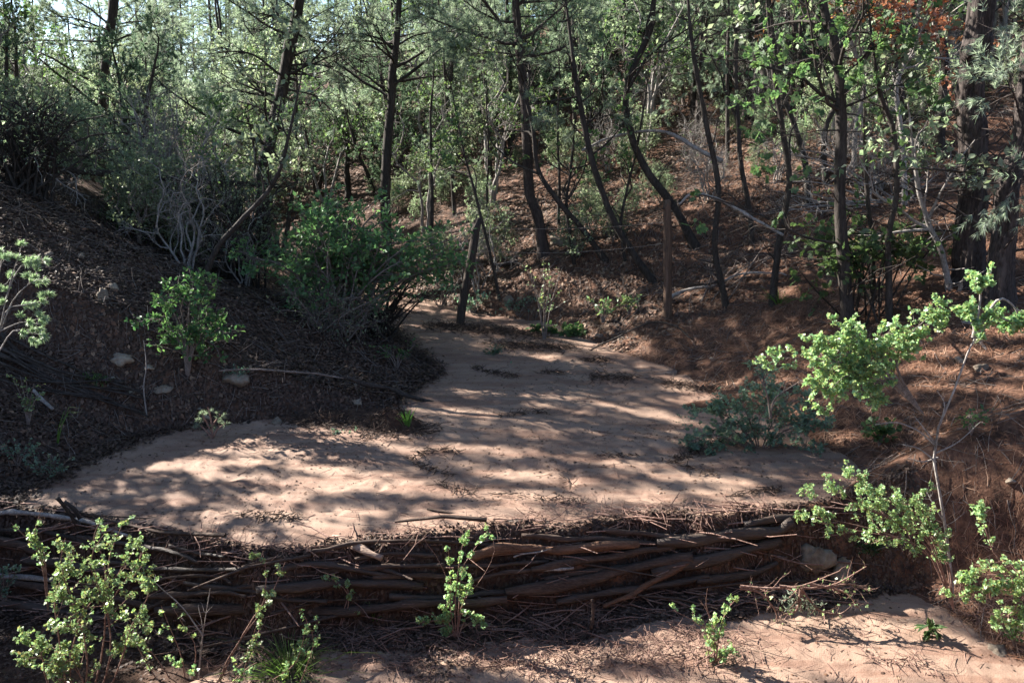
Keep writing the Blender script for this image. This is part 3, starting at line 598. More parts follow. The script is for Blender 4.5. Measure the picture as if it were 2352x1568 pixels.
scatter('sand_twigs', 'single needles and twigs lying about on the sand', 'twigs', 'red_twig', 700, [(-3.3, 2.8, 5.4, 9, 1), (-1.8, 3, 4.4, 5.3, .6)], (.03, .16), .0022, .006, 19, .1, 'stick', hfn=lambda x, y: np.where(y > ycf(x), sand_h(x, y), low_h(x, y)), clump=lambda x, y, r: ~outside(x, y, r))
scatter('dam_sticks', 'loose sticks of all sizes jammed in the dam', 'brush', 'log_wood', 36, [(-3.6, 2.3, 5.0, 6.1, 1)], (.3, 1.1), .013, .05, 21, .06, 'stick', hfn=hmix,
        clump=lambda x, y, r: (y < ycf(x) - .0) & (y > ycf(x) - .35), along=.55)
scatter('slope_stones', 'small half buried stones dotting the left bank', 'stones', 'stone_bits', 420, [(-6, -.6, 5.8, 12, 3), (1, 6, 8, 14, 1)], (.015, .09), .01, -.002, 22, .3, 'blob', clump=outside)
scatter('dam_debris', 'dark mulch packed between the logs of the dam', 'mulch', 'dark_litter', 30000, [(-4, 3, 4.9, 6.0, 1)], (.012, .045), .02, .006, 6, .3, 'kite', hfn=hmix,
        clump=lambda x, y, r: (y < ycf(x) + .02) & (y > ycf(x) - .5))
flot = near_many([([(950, 1080), (990, 1068), (1045, 1066)], .06), ([(1370, 890), (1440, 895)], .12), ([(1350, 850), (1385, 853)], .10), ([(1240, 880), (1285, 880)], .06), ([(860, 990), (900, 965)], .22), ([(1090, 870), (1180, 890)], .06), ([(1540, 905), (1650, 895)], .15),
    ([(1150, 815), (1290, 820)], .2), ([(1010, 770), (1230, 790)], .22), ([(1240, 1180), (1330, 1190)], .04), ([(1370, 1075), (1460, 1076)], .03), ([(560, 1215), (680, 1225)], .05), ([(1150, 985), (1250, 975)], .04),
    ([(1300, 1130), (1320, 1145)], .03), ([(1520, 1085), (1640, 1120)], .03), ([(1550, 1080), (1600, 1052), (1660, 1035)], .07), ([(1680, 1170), (1780, 1155)], .05), ([(700, 960), (960, 990)], .2), ([(1150, 1170), (1200, 1176)], .03), ([(1010, 1145), (1080, 1170)], .05), ([(960, 1100), (1040, 1125)], .04)])
scatter('flotsam', 'small rafts of black twigs and bark stranded on the sand', 'debris', 'dark_litter', 60000, [(-3, 2.6, 5.6, 11.5, 1)], (.02, .09), .0035, .012, 7, .35, 'stick', hfn=lambda x, y: np.maximum(height(x, y), sand_h(x, y)), clump=flot)
scatter('sand_specks', 'crumbs of bark and grit scattered on the sand', 'grit', 'dark_litter', 2600, [(-3.5, 2.7, 5.5, 11, 1)], (.006, .022), .01, .003, 8, .3, 'kite', hfn=sand_h, clump=lambda x, y, r: ~outside(x, y, r))
low = near_many([([(980, 1495), (1150, 1500), (1300, 1478), (1380, 1440)], .16), ([(1240, 1440), (1380, 1430)], .08), ([(900, 1540), (1300, 1540), (1500, 1500), (1640, 1480)], .16), ([(1500, 1545), (1700, 1520)], .2), ([(1700, 1345), (1800, 1360), (1930, 1370)], .14), ([(560, 1480), (900, 1500)], .3), ([(2000, 1530), (2130, 1550)], .06), ([(2200, 1400), (2352, 1480)], .16)])
scatter('channel_debris', 'broken twigs and roots washed over the lower sand', 'twig debris', 'red_twig', 11000, [(-3.6, 3.6, 4.2, 5.7, 1)], (.015, .16), .0028, .01, 9, .35, 'stick', hfn=lambda x, y: np.maximum(height(x, y), low_h(x, y)), clump=low)
scatter('channel_mulch', 'dark mulch on the floor below the logs', 'mulch', 'dark_litter', 12000, [(-4, 3.4, 4.2, 5.4, 1)], (.012, .04), .01, .008, 10, .4, 'kite', hfn=lambda x, y: np.maximum(height(x, y), low_h(x, y)),
        clump=lambda x, y, r: (vn(x * 2, y * 2) + r.normal(0, .3, len(x)) > .35 + .3 * x) & (x < 2.4))

# ------------------------------------------------------------------ fence
def post(px, dia, m, label, topdia=None):
    b = G(*px[0]); y = b[1]; P = [PY(u, v, y) for u, v in px]; P[0] = P[0] - np.array([0, 0, .15]); K = 26; Q = smooth_line(P, K)
    rad = dia * pxm(y) / 2; mb = MB(); R = rad * np.linspace(1, (topdia or dia) / dia, K) * (1 + .05 * fbm(np.arange(K) * .3 + px[0][0], np.zeros(K), 3))
    tubes(mb, Q, R, 12, cap=True); sd = 12; V = mb.v[0].reshape(-1, sd, 3); c = V.mean(1, keepdims=True)
    f = 1 + .3 * vn(np.arange(sd)[None] * 1.9 + px[0][0], np.arange(len(V))[:, None] * .09); V = c + (V - c) * f[:, :, None]
    V[-2:, :, 2] += .06 * np.cos(np.arange(sd) * .9)[None]; mb.v[0] = V.reshape(-1, 3)
    o = tag(mb.build('fence_post', M[m], smooth=True, loc=b), label, 'fence post'); return o, Q
p1, Q1 = post([(1052, 762), (1062, 700), (1082, 600), (1096, 510)], 18, 'post_wood', 'dark wooden fence post leaning to the right at the head of the sand')
p2, Q2 = post([(1534, 728), (1534, 640), (1533, 540), (1531, 470)], 21, 'pale_post', 'upright brown split fence post on the right slope', 17)
def wire(a, b, sag, label):
    n = 40; t = np.linspace(0, 1, n)[:, None]; P = a * (1 - t) + b * t; P[:, 2] -= sag * 4 * (t * (1 - t))[:, 0]
    mb = MB(); tubes(mb, P, np.full(n, .0018), 4); k = 22; i = np.linspace(1, n - 2, k).astype(int)
    C = np.repeat(P[i], 2, 0); d = rnd_dir(rng, 2 * k) * .012; tubes(mb, np.stack([C - d, C + d], 1), np.full((2 * k, 2), .001), 3)
    w = tag(mb.build('fence_wire', M['wire'], loc=a), label, 'wire')
wire(Q1[-2], Q2[-6], .05, 'top strand of barbed wire between the two fence posts')
wire(Q1[-7], Q2[-11], .07, 'lower strand of barbed wire between the two fence posts')
wire(Q1[-2], PY(640, 560, 11.2), .05, 'barbed wire running left from the leaning post into the bushes')

# ------------------------------------------------------------------ plants
def pline(px, y, n=10):
    ys = np.full(len(px), y) if np.isscalar(y) else np.interp(np.arange(len(px)), np.linspace(0, len(px) - 1, len(y)), y)
    return smooth_line([PY(u, v, yy) for (u, v), yy in zip(px, ys)], n)
def shrub(name, label, cat, stems, y, dia=5, n1=8, L1=.12, n2=0, L2=.08, nl=6, leaf='lobed', lsize=.022, lm='currant_leaf', wm='red_twig', lit=True, t0=.25,
          bare=(), group=None, seed=1, ang=.8, up=.1, stemleaf=0, flat=.5, lt0=.15, barek=5, tuft=None):
    r = np.random.default_rng(seed); K = 10
    if leaf == 'lobed': lsize *= .74; nl = int(nl * 1.6)
    P = np.array([pline(s_, y, K) for s_ in stems]); yb = P[0, 0, 1]
    rad = dia * pxm(yb) / 2; R = np.tile(rad * np.linspace(1, .35, K), (len(P), 1)); base = P[0, 0].copy()
    w = MB(); f = MB(); tubes(w, P, R, 6)
    C, R1 = spawn(r, P, R, n1, t0, 1, ang, L1 * 1.25, K=5, up=up, wob=.5, shape=.4, rmin=.0012, vary=.6); tubes(w, C, R1, 4)
    S_ = C
    if n2:
        C2, R2 = spawn(r, C, R1, n2, .2, 1, .8, L2, K=4, up=up, wob=.5, rmin=.001); tubes(w, C2, R2, 3); S_ = C2
        leaves_on(f, r, C, max(nl // 2, 1), lsize, leaf, lt0, .006, flat)
    if tuft:
        idx = np.repeat(np.arange(len(S_)), tuft[0]); q = r.uniform(.3, 1, len(idx)); A = S_[idx, 2] * (1 - q[:, None]) + S_[idx, -1] * q[:, None]
        tufts(f, r, A, S_[idx, -1] - S_[idx, 1] + 1e-4, tuft[1], tuft[2], tuft[3])
    elif nl: leaves_on(f, r, S_, nl, lsize, leaf, lt0, .006, flat)
    if stemleaf: leaves_on(f, r, P, stemleaf, lsize, leaf, t0, .01, flat)
    if bare:
        B = np.array([pline(s_, y, K) for s_ in bare]); RB = np.tile(rad * .6 * np.linspace(1, .3, K), (len(B), 1)); tubes(w, B, RB, 5)
        Cb, Rb = spawn(r, B, RB, barek, .3, 1, .8, L1 * .7, K=4, wob=.5, rmin=.001); tubes(w, Cb, Rb, 3)
    t_ = thing(name, label, cat, base, group); w.build('stems', M[wm], t_, loc=base)
    if f.n:
        f.build('foliage', M[lm], t_, loc=base)
        (LIT if lit else DARK).append(np.concatenate(f.v)[::7])
    return t_
# foreground, sunlit
shrub('currant_shrub', 'big leafy wild currant filling the lower left corner in dappled sun', 'shrub', [
    [(190, 1680), (200, 1500), (170, 1390), (140, 1300), (150, 1235)], [(190, 1680), (235, 1500), (245, 1400), (290, 1330), (335, 1258)], [(185, 1680), (150, 1560), (135, 1460), (125, 1370), (150, 1320)],
    [(200, 1680), (240, 1560), (255, 1480), (240, 1380), (205, 1290), (240, 1225)], [(200, 1680), (270, 1540), (300, 1440), (335, 1380), (345, 1345)], [(180, 1680), (110, 1570), (95, 1500), (60, 1480)],
    [(190, 1680), (160, 1540), (180, 1440), (210, 1380), (290, 1300)], [(200, 1680), (190, 1560), (140, 1520), (120, 1560)]], 4.5, 5, 13, .13, 4, .07, 6, lsize=.022, seed=2)
shrub('currant_shrub', 'small upright leafy sprig above the left branch of the log dam', 'shrub', [[(110, 1400), (95, 1290), (60, 1235), (25, 1200)], [(110, 1400), (100, 1290), (80, 1230), (95, 1168)], [(110, 1400), (105, 1300), (95, 1255), (80, 1225)]], 4.9, 4, 6, .07, 0, 0, 9, lsize=.022, seed=3)
shrub('currant_shrub', 'leafy sprig reaching over the pale curved branch on the left', 'shrub', [[(250, 1420), (240, 1290), (215, 1240), (230, 1195)], [(250, 1420), (250, 1290), (270, 1230), (285, 1195)]], 5.0, 4, 6, .08, 0, 0, 9, lsize=.022, seed=4)
shrub('currant_branch', 'slender leafy wand leaning right in front of the left logs', 'shrub', [[(470, 1640), (540, 1490), (590, 1405), (625, 1360), (655, 1290)], [(470, 1640), (530, 1500), (600, 1400), (610, 1300), (582, 1275)], [(500, 1620), (560, 1540), (570, 1490), (600, 1440)]], 4.6, 4.5, 8, .06, 0, 0, 9, lsize=.024, seed=5, t0=.45, bare=[[(470, 1640), (500, 1560), (560, 1520), (590, 1430)]])
shrub('thorny_sprig', 'bare forked grey twig between the two leafy wands at the lower left', 'shrub', [[(450, 1640), (458, 1540), (466, 1450), (455, 1390)], [(450, 1640), (460, 1500), (470, 1430), (483, 1350)], [(466, 1460), (420, 1395), (370, 1350), (345, 1325)]], 4.65, 4, 6, .06, nl=0, seed=6, wm='grey_wood')
shrub('currant_shrub', 'thin sprays of small leaves low beside the big left shrub', 'shrub', [[(430, 1640), (380, 1540), (320, 1460), (285, 1400)], [(430, 1640), (420, 1520), (390, 1440), (370, 1390)], [(430, 1660), (450, 1500), (430, 1450), (400, 1400)], [(410, 1640), (330, 1510), (300, 1450)]], 4.7, 3.5, 6, .06, 0, 0, 5, lsize=.022, seed=7, t0=.35)
shrub('currant_shrub', 'leafy sprouts along the bottom edge right of the slender wand', 'shrub', [[(520, 1680), (490, 1580), (440, 1540), (400, 1520)], [(520, 1680), (520, 1590), (560, 1540), (590, 1520)], [(520, 1680), (600, 1580), (680, 1520), (705, 1420)], [(640, 1680), (700, 1540), (720, 1470), (700, 1415)]], 4.45, 3.5, 6, .07, 0, 0, 8, lsize=.023, seed=8, t0=.4, lit=False)
shrub('currant_shrub', 'shaded hanging sprig in front of the dam left of the thorny shrub', 'shrub', [[(775, 1455), (800, 1390), (790, 1350), (745, 1320)], [(775, 1455), (790, 1400), (800, 1365), (795, 1340)]], 5.15, 3.5, 6, .06, 0, 0, 8, lsize=.024, seed=9, lit=False)
shrub('thorny_shrub', 'upright thorny shrub with small leaves standing before the centre of the dam', 'shrub', [
    [(1048, 1478), (1045, 1400), (1050, 1330), (1060, 1260), (1075, 1225)], [(1048, 1478), (1055, 1380), (1060, 1310), (1090, 1260), (1120, 1218)], [(1048, 1478), (1030, 1430), (990, 1425), (958, 1430)], [(1048, 1478), (1035, 1400), (1035, 1330), (1030, 1260)],
    [(1048, 1478), (1070, 1420), (1100, 1415), (1112, 1432)], [(1048, 1478), (1035, 1440), (1025, 1400), (1030, 1380)], [(1048, 1478), (1060, 1400), (1075, 1350), (1085, 1330)], [(1048, 1478), (1030, 1450), (1015, 1470)]],
    float(G(1048, 1478)[1]), 3.5, 14, .05, 0, 0, 11, lsize=.02, seed=10, bare=[[(1048, 1478), (1050, 1400), (1010, 1290), (975, 1240), (985, 1220)], [(1048, 1478), (1060, 1390), (1105, 1330), (1135, 1270), (1128, 1220)], [(1048, 1478), (1010, 1420), (960, 1400), (940, 1390)]], barek=4)
shrub('currant_shrub', 'small leafy shrub standing alone on the lower sand right of centre', 'shrub', [
    [(1642, 1540), (1645, 1480), (1600, 1430), (1545, 1400)], [(1642, 1540), (1650, 1470), (1665, 1410), (1692, 1372)], [(1642, 1540), (1625, 1490), (1630, 1450), (1600, 1420)], [(1642, 1540), (1670, 1500), (1690, 1495)], [(1642, 1540), (1640, 1500), (1615, 1540), (1615, 1555)], [(1642, 1540), (1655, 1500), (1660, 1540)], [(1642, 1540), (1640, 1450), (1650, 1430)]],
    float(G(1642, 1545)[1]), 4, 8, .06, 0, 0, 9, lsize=.023, seed=11, bare=[[(1642, 1540), (1638, 1440), (1622, 1390), (1625, 1350)], [(1636, 1430), (1620, 1395), (1605, 1375)]])
shrub('arching_currant', 'arching sunlit currant branches over the dark hole at the right end of the dam', 'shrub', [
    [(2190, 1400), (2150, 1280), (2060, 1200), (1960, 1150), (1840, 1125)], [(2190, 1400), (2130, 1270), (2020, 1220), (1920, 1195), (1830, 1180)], [(2190, 1400), (2140, 1250), (2060, 1160), (1990, 1120), (1945, 1080)],
    [(2190, 1400), (2150, 1260), (2110, 1190), (2060, 1140), (1985, 1125)], [(2190, 1400), (2170, 1280), (2130, 1210), (2110, 1130)], [(2190, 1400), (2140, 1280), (2080, 1240), (1980, 1220), (1880, 1200)], [(2190, 1400), (2180, 1300), (2150, 1240), (2130, 1190)],
    [(2190, 1400), (2130, 1240), (2030, 1180), (1940, 1160), (1900, 1100)]], 5.1, 3.5, 18, .11, 4, .05, 6, lsize=.018, seed=12, t0=.35, bare=[[(2060, 1200), (1960, 1150), (1920, 1105), (1830, 1100)]], barek=3)
shrub('currant_shrub', 'leafy currant sprays reaching in from the right edge of the photo', 'shrub', [
    [(2420, 1400), (2352, 1340), (2290, 1280), (2265, 1220), (2250, 1165)], [(2420, 1400), (2340, 1340), (2270, 1350), (2195, 1375)], [(2420, 1400), (2360, 1360), (2330, 1400), (2290, 1432)], [(2420, 1400), (2350, 1330), (2250, 1320), (2215, 1330)], [(2420, 1400), (2350, 1340), (2320, 1330), (2280, 1350)], [(2420, 1420), (2370, 1400), (2340, 1440)]],
    4.6, 4.5, 14, .085, 3, .05, 6, lsize=.021, seed=13, t0=.25)
shrub('pale_sapling', 'slender pale barked sapling with bare twigs and one leafy tip on the right', 'sapling', [
    [(2190, 1400), (2180, 1270), (2158, 1130), (2145, 1020), (2190, 900), (2240, 770), (2290, 700)], [(2240, 770), (2290, 730), (2330, 745)], [(2235, 775), (2250, 700), (2252, 645)], [(2240, 770), (2290, 690), (2325, 700), (2345, 735)], [(2240, 770), (2235, 740), (2225, 725)]],
    5.4, 8, 10, .09, 3, .05, 7, leaf='lobed', lsize=.032, seed=14, t0=.7, wm='grey_wood',
    bare=[[(2145, 1020), (2110, 990), (2060, 970), (2010, 975)], [(2155, 1050), (2120, 1060), (2085, 1052)], [(2150, 1060), (2110, 1030), (2070, 1020)], [(2145, 1015), (2120, 980), (2100, 955)], [(2160, 970), (2170, 930), (2155, 900)], [(2170, 1200), (2140, 1150), (2130, 1130)], [(2150, 1040), (2200, 1015), (2250, 970)]], barek=8)
shrub('bright_shrub', 'dazzling sunlit leafy branch spreading above the dark right bank', 'shrub', [
    [(2120, 950), (2045, 870), (1950, 835), (1850, 825), (1750, 815)], [(2120, 950), (2050, 870), (2000, 830), (1940, 790), (1870, 770)], [(2120, 950), (2050, 860), (1980, 850), (1920, 880), (1880, 940)], [(2120, 950), (2060, 850), (2080, 780), (2160, 705)],
    [(2120, 950), (2040, 860), (2000, 800), (2060, 750)], [(2120, 950), (2060, 880), (2010, 880), (2005, 915)], [(2120, 950), (2040, 870), (1960, 840), (1890, 860), (1880, 890)], [(2120, 950), (2050, 870), (1980, 810), (1920, 820)], [(2120, 950), (2040, 880), (1970, 860), (1920, 830), (1880, 800)], [(2120, 950), (2060, 840), (2100, 760), (2180, 730)], [(2120, 950), (2030, 830), (1960, 780), (1930, 760)], [(2120, 950), (2040, 860), (1960, 870), (1910, 900)], [(2120, 950), (2030, 850), (2040, 800), (2100, 790)]],
    5.6, 4, 17, .12, 4, .06, 5, lsize=.027, seed=15, t0=.3, lm='currant_leaf', wm='twig')
shrub('bare_stem', 'thin dry stem beneath the dazzling branch', 'twig', [[(1770, 960), (1760, 900), (1735, 850)], [(1770, 960), (1780, 915), (1830, 880)]], 6.6, 5, 3, .1, nl=0, seed=16, wm='twig', lit=False)
shrub('blue_green_shrub', 'low spreading blue green shrub at the right edge of the upper sand', 'shrub', [
    [(1745, 1045), (1700, 980), (1640, 940), (1600, 950)], [(1745, 1045), (1720, 960), (1700, 920), (1720, 890)], [(1745, 1045), (1770, 980), (1800, 930), (1830, 920)], [(1745, 1045), (1800, 990), (1860, 970), (1890, 950)], [(1745, 1045), (1680, 1010), (1620, 1000), (1560, 1030)],
    [(1745, 1045), (1690, 1030), (1640, 1040), (1600, 1020)], [(1745, 1045), (1740, 980), (1760, 930), (1770, 900)], [(1745, 1045), (1790, 1020), (1840, 1030), (1880, 1020)], [(1745, 1045), (1700, 1000), (1660, 970), (1650, 940)], [(1745, 1045), (1720, 1000), (1680, 950)], [(1745, 1045), (1780, 990), (1820, 970), (1850, 940)]],
    float(G(1745, 1050)[1]), 4, 16, .18, 4, .09, 5, lsize=.027, lm='blue_leaf', wm='twig', lit=False, seed=17, t0=.15)
shrub('leafy_sapling', 'small round crowned leafy tree on several stems left of the wash', 'small tree', [
    [(430, 868), (425, 800), (400, 720), (370, 680)], [(430, 868), (432, 780), (435, 700), (445, 645)], [(430, 868), (440, 800), (470, 740), (500, 735)], [(430, 868), (420, 800), (380, 740), (345, 735)], [(430, 868), (440, 790), (450, 700), (470, 670)], [(430, 868), (428, 800), (415, 700), (410, 660)], [(432, 868), (445, 800), (480, 770), (510, 750)], [(430, 868), (430, 800), (440, 770)]],
    float(G(430, 872)[1]), 7, 12, .22, 4, .1, 4, leaf='oval', lsize=.042, lm='bush_leaf', wm='twig', lit=False, seed=18, t0=.3)
shrub('pinyon_sapling', 'sunlit young pine with stubby pale boughs at the left edge', 'sapling', [
    [(-30, 900), (-5, 780), (20, 660), (50, 565)], [(-20, 850), (10, 720), (60, 700), (112, 690)], [(0, 760), (30, 690), (70, 650), (105, 640)], [(-10, 820), (30, 760), (70, 765), (108, 770)], [(10, 700), (30, 640), (60, 600), (85, 600)], [(-5, 790), (-10, 700), (0, 620), (5, 590)], [(0, 760), (50, 740), (90, 745)]],
    5.6, 3.6, 6, .08, 0, 0, 0, seed=19, t0=.35, lm='pinyon', wm='grey_wood', tuft=(5, 22, .045, .0028), ang=.6)
shrub('weed', 'single bright weed with long narrow leaves on the lower sand at right', 'plant', [[(2136, 1475), (2134, 1452), (2133, 1430)], [(2136, 1475), (2140, 1455), (2142, 1432)]], float(G(2136, 1477)[1]), 4, 5, .03, nl=4, leaf='lance', lsize=.085, lm='bush_leaf', wm='bush_leaf' if False else 'twig', seed=20, flat=1.2, t0=.5)
shrub('juniper_sprig', 'clump of matted grey green sprigs hanging in twigs at the right foot of the dam', 'plant', [[(1840, 1350), (1830, 1380), (1810, 1400)], [(1840, 1350), (1850, 1385), (1865, 1402)], [(1840, 1350), (1860, 1380), (1885, 1395)], [(1840, 1350), (1840, 1380), (1840, 1405)], [(1840, 1345), (1815, 1370), (1800, 1380)]], 5.2, 4, 8, .05, nl=8, leaf='lance', lsize=.022, lm='pale_needles', wm='red_twig', seed=21, t0=.2)
shrub('root_snag', 'tangle of reddish roots and twigs lit at the right foot of the dam', 'roots', [[(1700, 1345), (1760, 1350), (1840, 1345), (1930, 1310)], [(1700, 1350), (1745, 1360), (1780, 1400), (1785, 1430)], [(1790, 1345), (1860, 1350), (1920, 1340), (1990, 1300)], [(1840, 1350), (1880, 1400), (1930, 1410)], [(1860, 1340), (1940, 1360), (1970, 1395)], [(1840, 1345), (1830, 1400), (1800, 1410)], [(1900, 1350), (1950, 1340), (1985, 1350)]], 5.2, 7, 16, .1, 3, .05, nl=0, wm='red_twig', seed=22, t0=.05)
# shaded small plants
def tuftgrass(u, v, hpx, wpx, n, label, lean=0, m='grass', bw=1.6):
    r = np.random.default_rng(int(u)); p = G(u, v); k = pxm(p[1]); h = hpx * k; w = wpx * k / 2
    a = r.normal(0, .35, (n, 2)) * w; b = np.stack([p[0] + a[:, 0] * .5, p[1] + a[:, 1] * .5, np.full(n, p[2] - .01)], 1)
    H = h * r.uniform(.4, 1, n); e = np.stack([a[:, 0] * 1.8 + lean * H, a[:, 1] * 1.8, H], 1)
    P = np.stack([b, b + e * np.array([.35, .35, .55]), b + e * np.array([.8, .8, .92]), b + e * np.array([1.5, 1.5, .9])], 1)
    mb = MB(); q = nrm(np.cross(P[:, -1] - P[:, 0] + [1e-3, 0, 0], rnd_dir(r, n))) * k * bw / 2
    V = np.stack([P[:, 0] - q, P[:, 0] + q, P[:, 1] - q, P[:, 1] + q, P[:, 2] - q * .7, P[:, 2] + q * .7, P[:, 3], P[:, 3] + q * .1], 1)
    i = (np.arange(n) * 8)[:, None]; mb.add(V, np.concatenate([i + np.array([[0, 1, 3, 2]]), i + np.array([[2, 3, 5, 4]]), i + np.array([[4, 5, 7, 6]])]))
    return tag(mb.build('grass_tuft', M[m], loc=p), label, 'grass tuft')
tuftgrass(665, 1560, 95, 150, 260, 'bright grass clump at the bottom edge under the slender wand')
tuftgrass(935, 985, 50, 24, 50, 'thin upright grass tuft growing on the dark clod in the sand')
tuftgrass(1340, 952, 18, 30, 40, 'tiny green tuft alone on the upper sand')
tuftgrass(132, 1025, 110, 10, 9, 'tall single grass blades leaning right by the left debris', lean=.45)
tuftgrass(860, 1425, 70, 40, 14, 'few long shaded grass blades under the middle logs', m='grass')
tuftgrass(1790, 700, 30, 60, 60, 'pale grass on the slope right of the upright post')
small = [  # u, v base, height px, width px, leaf kind, size, material, label
 (65, 985, 125, 80, 'lobed', .022, 'currant_leaf', 'upright leafy sprig among pale twigs on the left heap', False), (40, 1075, 60, 110, 'lobed', .022, 'blue_leaf', 'low bluish sprig at the left edge', False),
 (115, 1120, 75, 110, 'lobed', .024, 'blue_leaf', 'shaded leafy plant at the left end of the sand', False), (10, 1400, 110, 60, 'lobed', .024, 'blue_leaf', 'dark leafy sprig at the left edge behind the big shrub', False),
 (790, 1020, 32, 50, 'lobed', .018, 'blue_leaf', 'pale little plant on the sand left of centre', False), (842, 1040, 26, 26, 'lobed', .016, 'blue_leaf', 'tiny two leaved sprout on sand beside the pale little plant', True),
 (1133, 838, 48, 34, 'lance', .05, 'blue_leaf', 'small dark upright plant on the upper sand', False), (1195, 862, 20, 50, 'kite', .03, 'blue_leaf', 'flat little plant right of the dark upright one', False), (912, 850, 60, 80, 'kite', .035, 'bush_leaf', 'low green plant in the dark under the big bush', False),
 (1087, 728, 48, 70, 'kite', .05, 'blue_leaf', 'pale leafed low bush right of the leaning post base', True), (1010, 715, 70, 110, 'kite', .045, 'blue_leaf', 'pale green undergrowth left of the leaning post', False), (1190, 728, 40, 80, 'kite', .04, 'blue_leaf', 'low pale plants at the far edge of the sand', False),
 (1385, 745, 60, 60, 'kite', .045, 'currant_leaf', 'light green sprig on the slope above the sand', True), (1445, 725, 50, 50, 'kite', .045, 'currant_leaf', 'light green sprig left of the upright post', True),
 (1250, 790, 40, 50, 'oak', .08, 'bush_leaf', 'oak seedling on the bank at the sand edge', True), (1318, 782, 30, 45, 'oak', .08, 'bush_leaf', 'oak seedling growing on the grey rock', True),
 (1250, 800, 200, 90, 'kite', .035, 'currant_leaf', 'spindly sapling with pale twigs between the posts', True), (2000, 1285, 40, 60, 'lance', .04, 'bush_leaf', 'small green plant in the dark hole beyond the boulders', False),
 (220, 890, 30, 50, 'lance', .04, 'bush_leaf', 'green weeds beside the black poles', False), (545, 880, 30, 60, 'kite', .03, 'blue_leaf', 'creeping plant beside the crumbly rock', False),
 (1950, 850, 60, 40, 'kite', .04, 'blue_leaf', 'low dark sprig at the trunk foot behind the dazzling branch', False), (1755, 900, 80, 60, 'lance', .05, 'blue_leaf', 'bluish sprig left of the dazzling branch', False), (2230, 1000, 60, 80, 'kite', .03, 'bush_leaf', 'dim leafy sprig behind the pale sapling', False),
 (2020, 1030, 60, 50, 'oak', .06, 'bush_leaf', 'dark oak sprig below the dazzling branch', False), (2330, 1490, 60, 60, 'kite', .025, 'bush_leaf', 'dark weeds at the right edge above the lower sand', False), (690, 1545, 90, 30, 'lobed', .022, 'currant_leaf', 'thin sprig rising through the bright grass', False)]
for k, (u, v, hp, wp, kind, sz, m, lb, lit) in enumerate(small):
    r = np.random.default_rng(50 + k); y = float(G(u, v)[1]); st = []
    for i in range(5 if wp > 30 else 3):
        a = (i / (4 if wp > 30 else 2) - .5) * wp + r.uniform(-.1, .1) * wp; st.append([(u, v), (u + a * .35, v - hp * .5), (u + a, v - hp * r.uniform(.65, 1))])
    w_ = wp * pxm(y); shrub('small_plant', lb, 'plant', st, y, 3, 7, w_ * .28, nl=4, leaf=kind, lsize=sz, lm=m, wm='twig', lit=lit, seed=70 + k, t0=.3)
shrub('pine_seedling', 'tiny pine seedling with bare lower stem standing on the left sand edge', 'seedling', [[(487, 1038), (488, 1000), (484, 960), (478, 935)], [(488, 1005), (500, 985), (518, 972)], [(487, 1005), (470, 985), (458, 975)], [(486, 980), (496, 965), (506, 950)], [(486, 990), (472, 965), (465, 950)]], float(G(487, 1040)[1]), 6, 5, .05, lm='needles', seed=23, tuft=(3, 12, .04, .002), nl=0, t0=.4)
shrub('dry_stalk', 'tall thin dry stalk standing on the bank left of the small tree', 'stalk', [[(338, 960), (330, 890), (336, 840), (330, 782)]], float(G(338, 960)[1]), 4, 2, .02, nl=0, seed=24, wm='grey_wood', lit=False)

# ---- bushes given as crown blobs
DARK.append(np.concatenate([pline([(452, 650), (500, 570), (560, 500), (625, 425), (660, 330)], float(G(452, 650)[1]), 60) + np.array([dx, 0, 0]) for dx in (-.04, 0, .04)]))
def bush(name, label, cat, base, y, blobs, nstem, ntw, tl, nl, leaf, sz, lm, wm, seed, dia=6, droop=-.2, group=None, lit=False):
    r = np.random.default_rng(seed); p0 = G(*base); y = y or p0[1]; k = pxm(y); b0 = PY(base[0], base[1], y); b0[2] = hz(b0[0], b0[1]) - .03
    P = []
    for (u, v, ru, rv, wt) in blobs:
        for i in range(int(nstem * wt)):
            d = rnd_dir(r, 1)[0] * r.uniform(.3, 1) ** .5; e = PY(u, v, y) + d * np.array([ru * k, ru * k * .9, rv * k])
            s0 = b0 + np.array([r.normal(0, .12), r.normal(0, .12), 0]); s0[2] = hz(s0[0], s0[1]) - .03
            m_ = s0 * .45 + e * .55 + np.array([0, 0, abs(e[2] - s0[2]) * .18]) + rnd_dir(r, 1)[0] * .1; P.append(smooth_line([s0, m_, e], 9))
    P = np.array(P); R = np.tile(dia * k / 2 * np.linspace(1, .3, 9), (len(P), 1)); w = MB(); f = MB(); tubes(w, P, R, 5)
    C, R1 = spawn(r, P, R, ntw, .35, 1, .9, tl, K=5, up=droop, wob=.6, rmin=.0015); tubes(w, C, R1, 3)
    C2, R2 = spawn(r, C, R1, 3, .2, 1, .8, tl * .45, K=4, up=0, wob=.5, rmin=.001); tubes(w, C2, R2, 3)
    if nl: leaves_on(f, r, C2, nl, sz, leaf, .1, .005, .7)
    t_ = thing(name, label, cat, b0, group); w.build('stems', M[wm], t_, loc=b0)
    if f.n: f.build('foliage', M[lm], t_, loc=b0)
    if f.n and lit is not None: (LIT if lit else DARK).append(np.concatenate(f.v)[::23])
    return t_
bush('green_bush', 'large bright green bush with arching stems left of the wash', 'bush', (770, 800), 9.6, [(810, 510, 140, 60, 1.4), (690, 600, 140, 60, 1.2), (920, 570, 130, 60, 1.2), (1000, 580, 80, 50, .6), (790, 640, 140, 70, 1)], 13, 8, .38, 5, 'kite', .06, 'lush_leaf', 'twig', 31, lit=None)
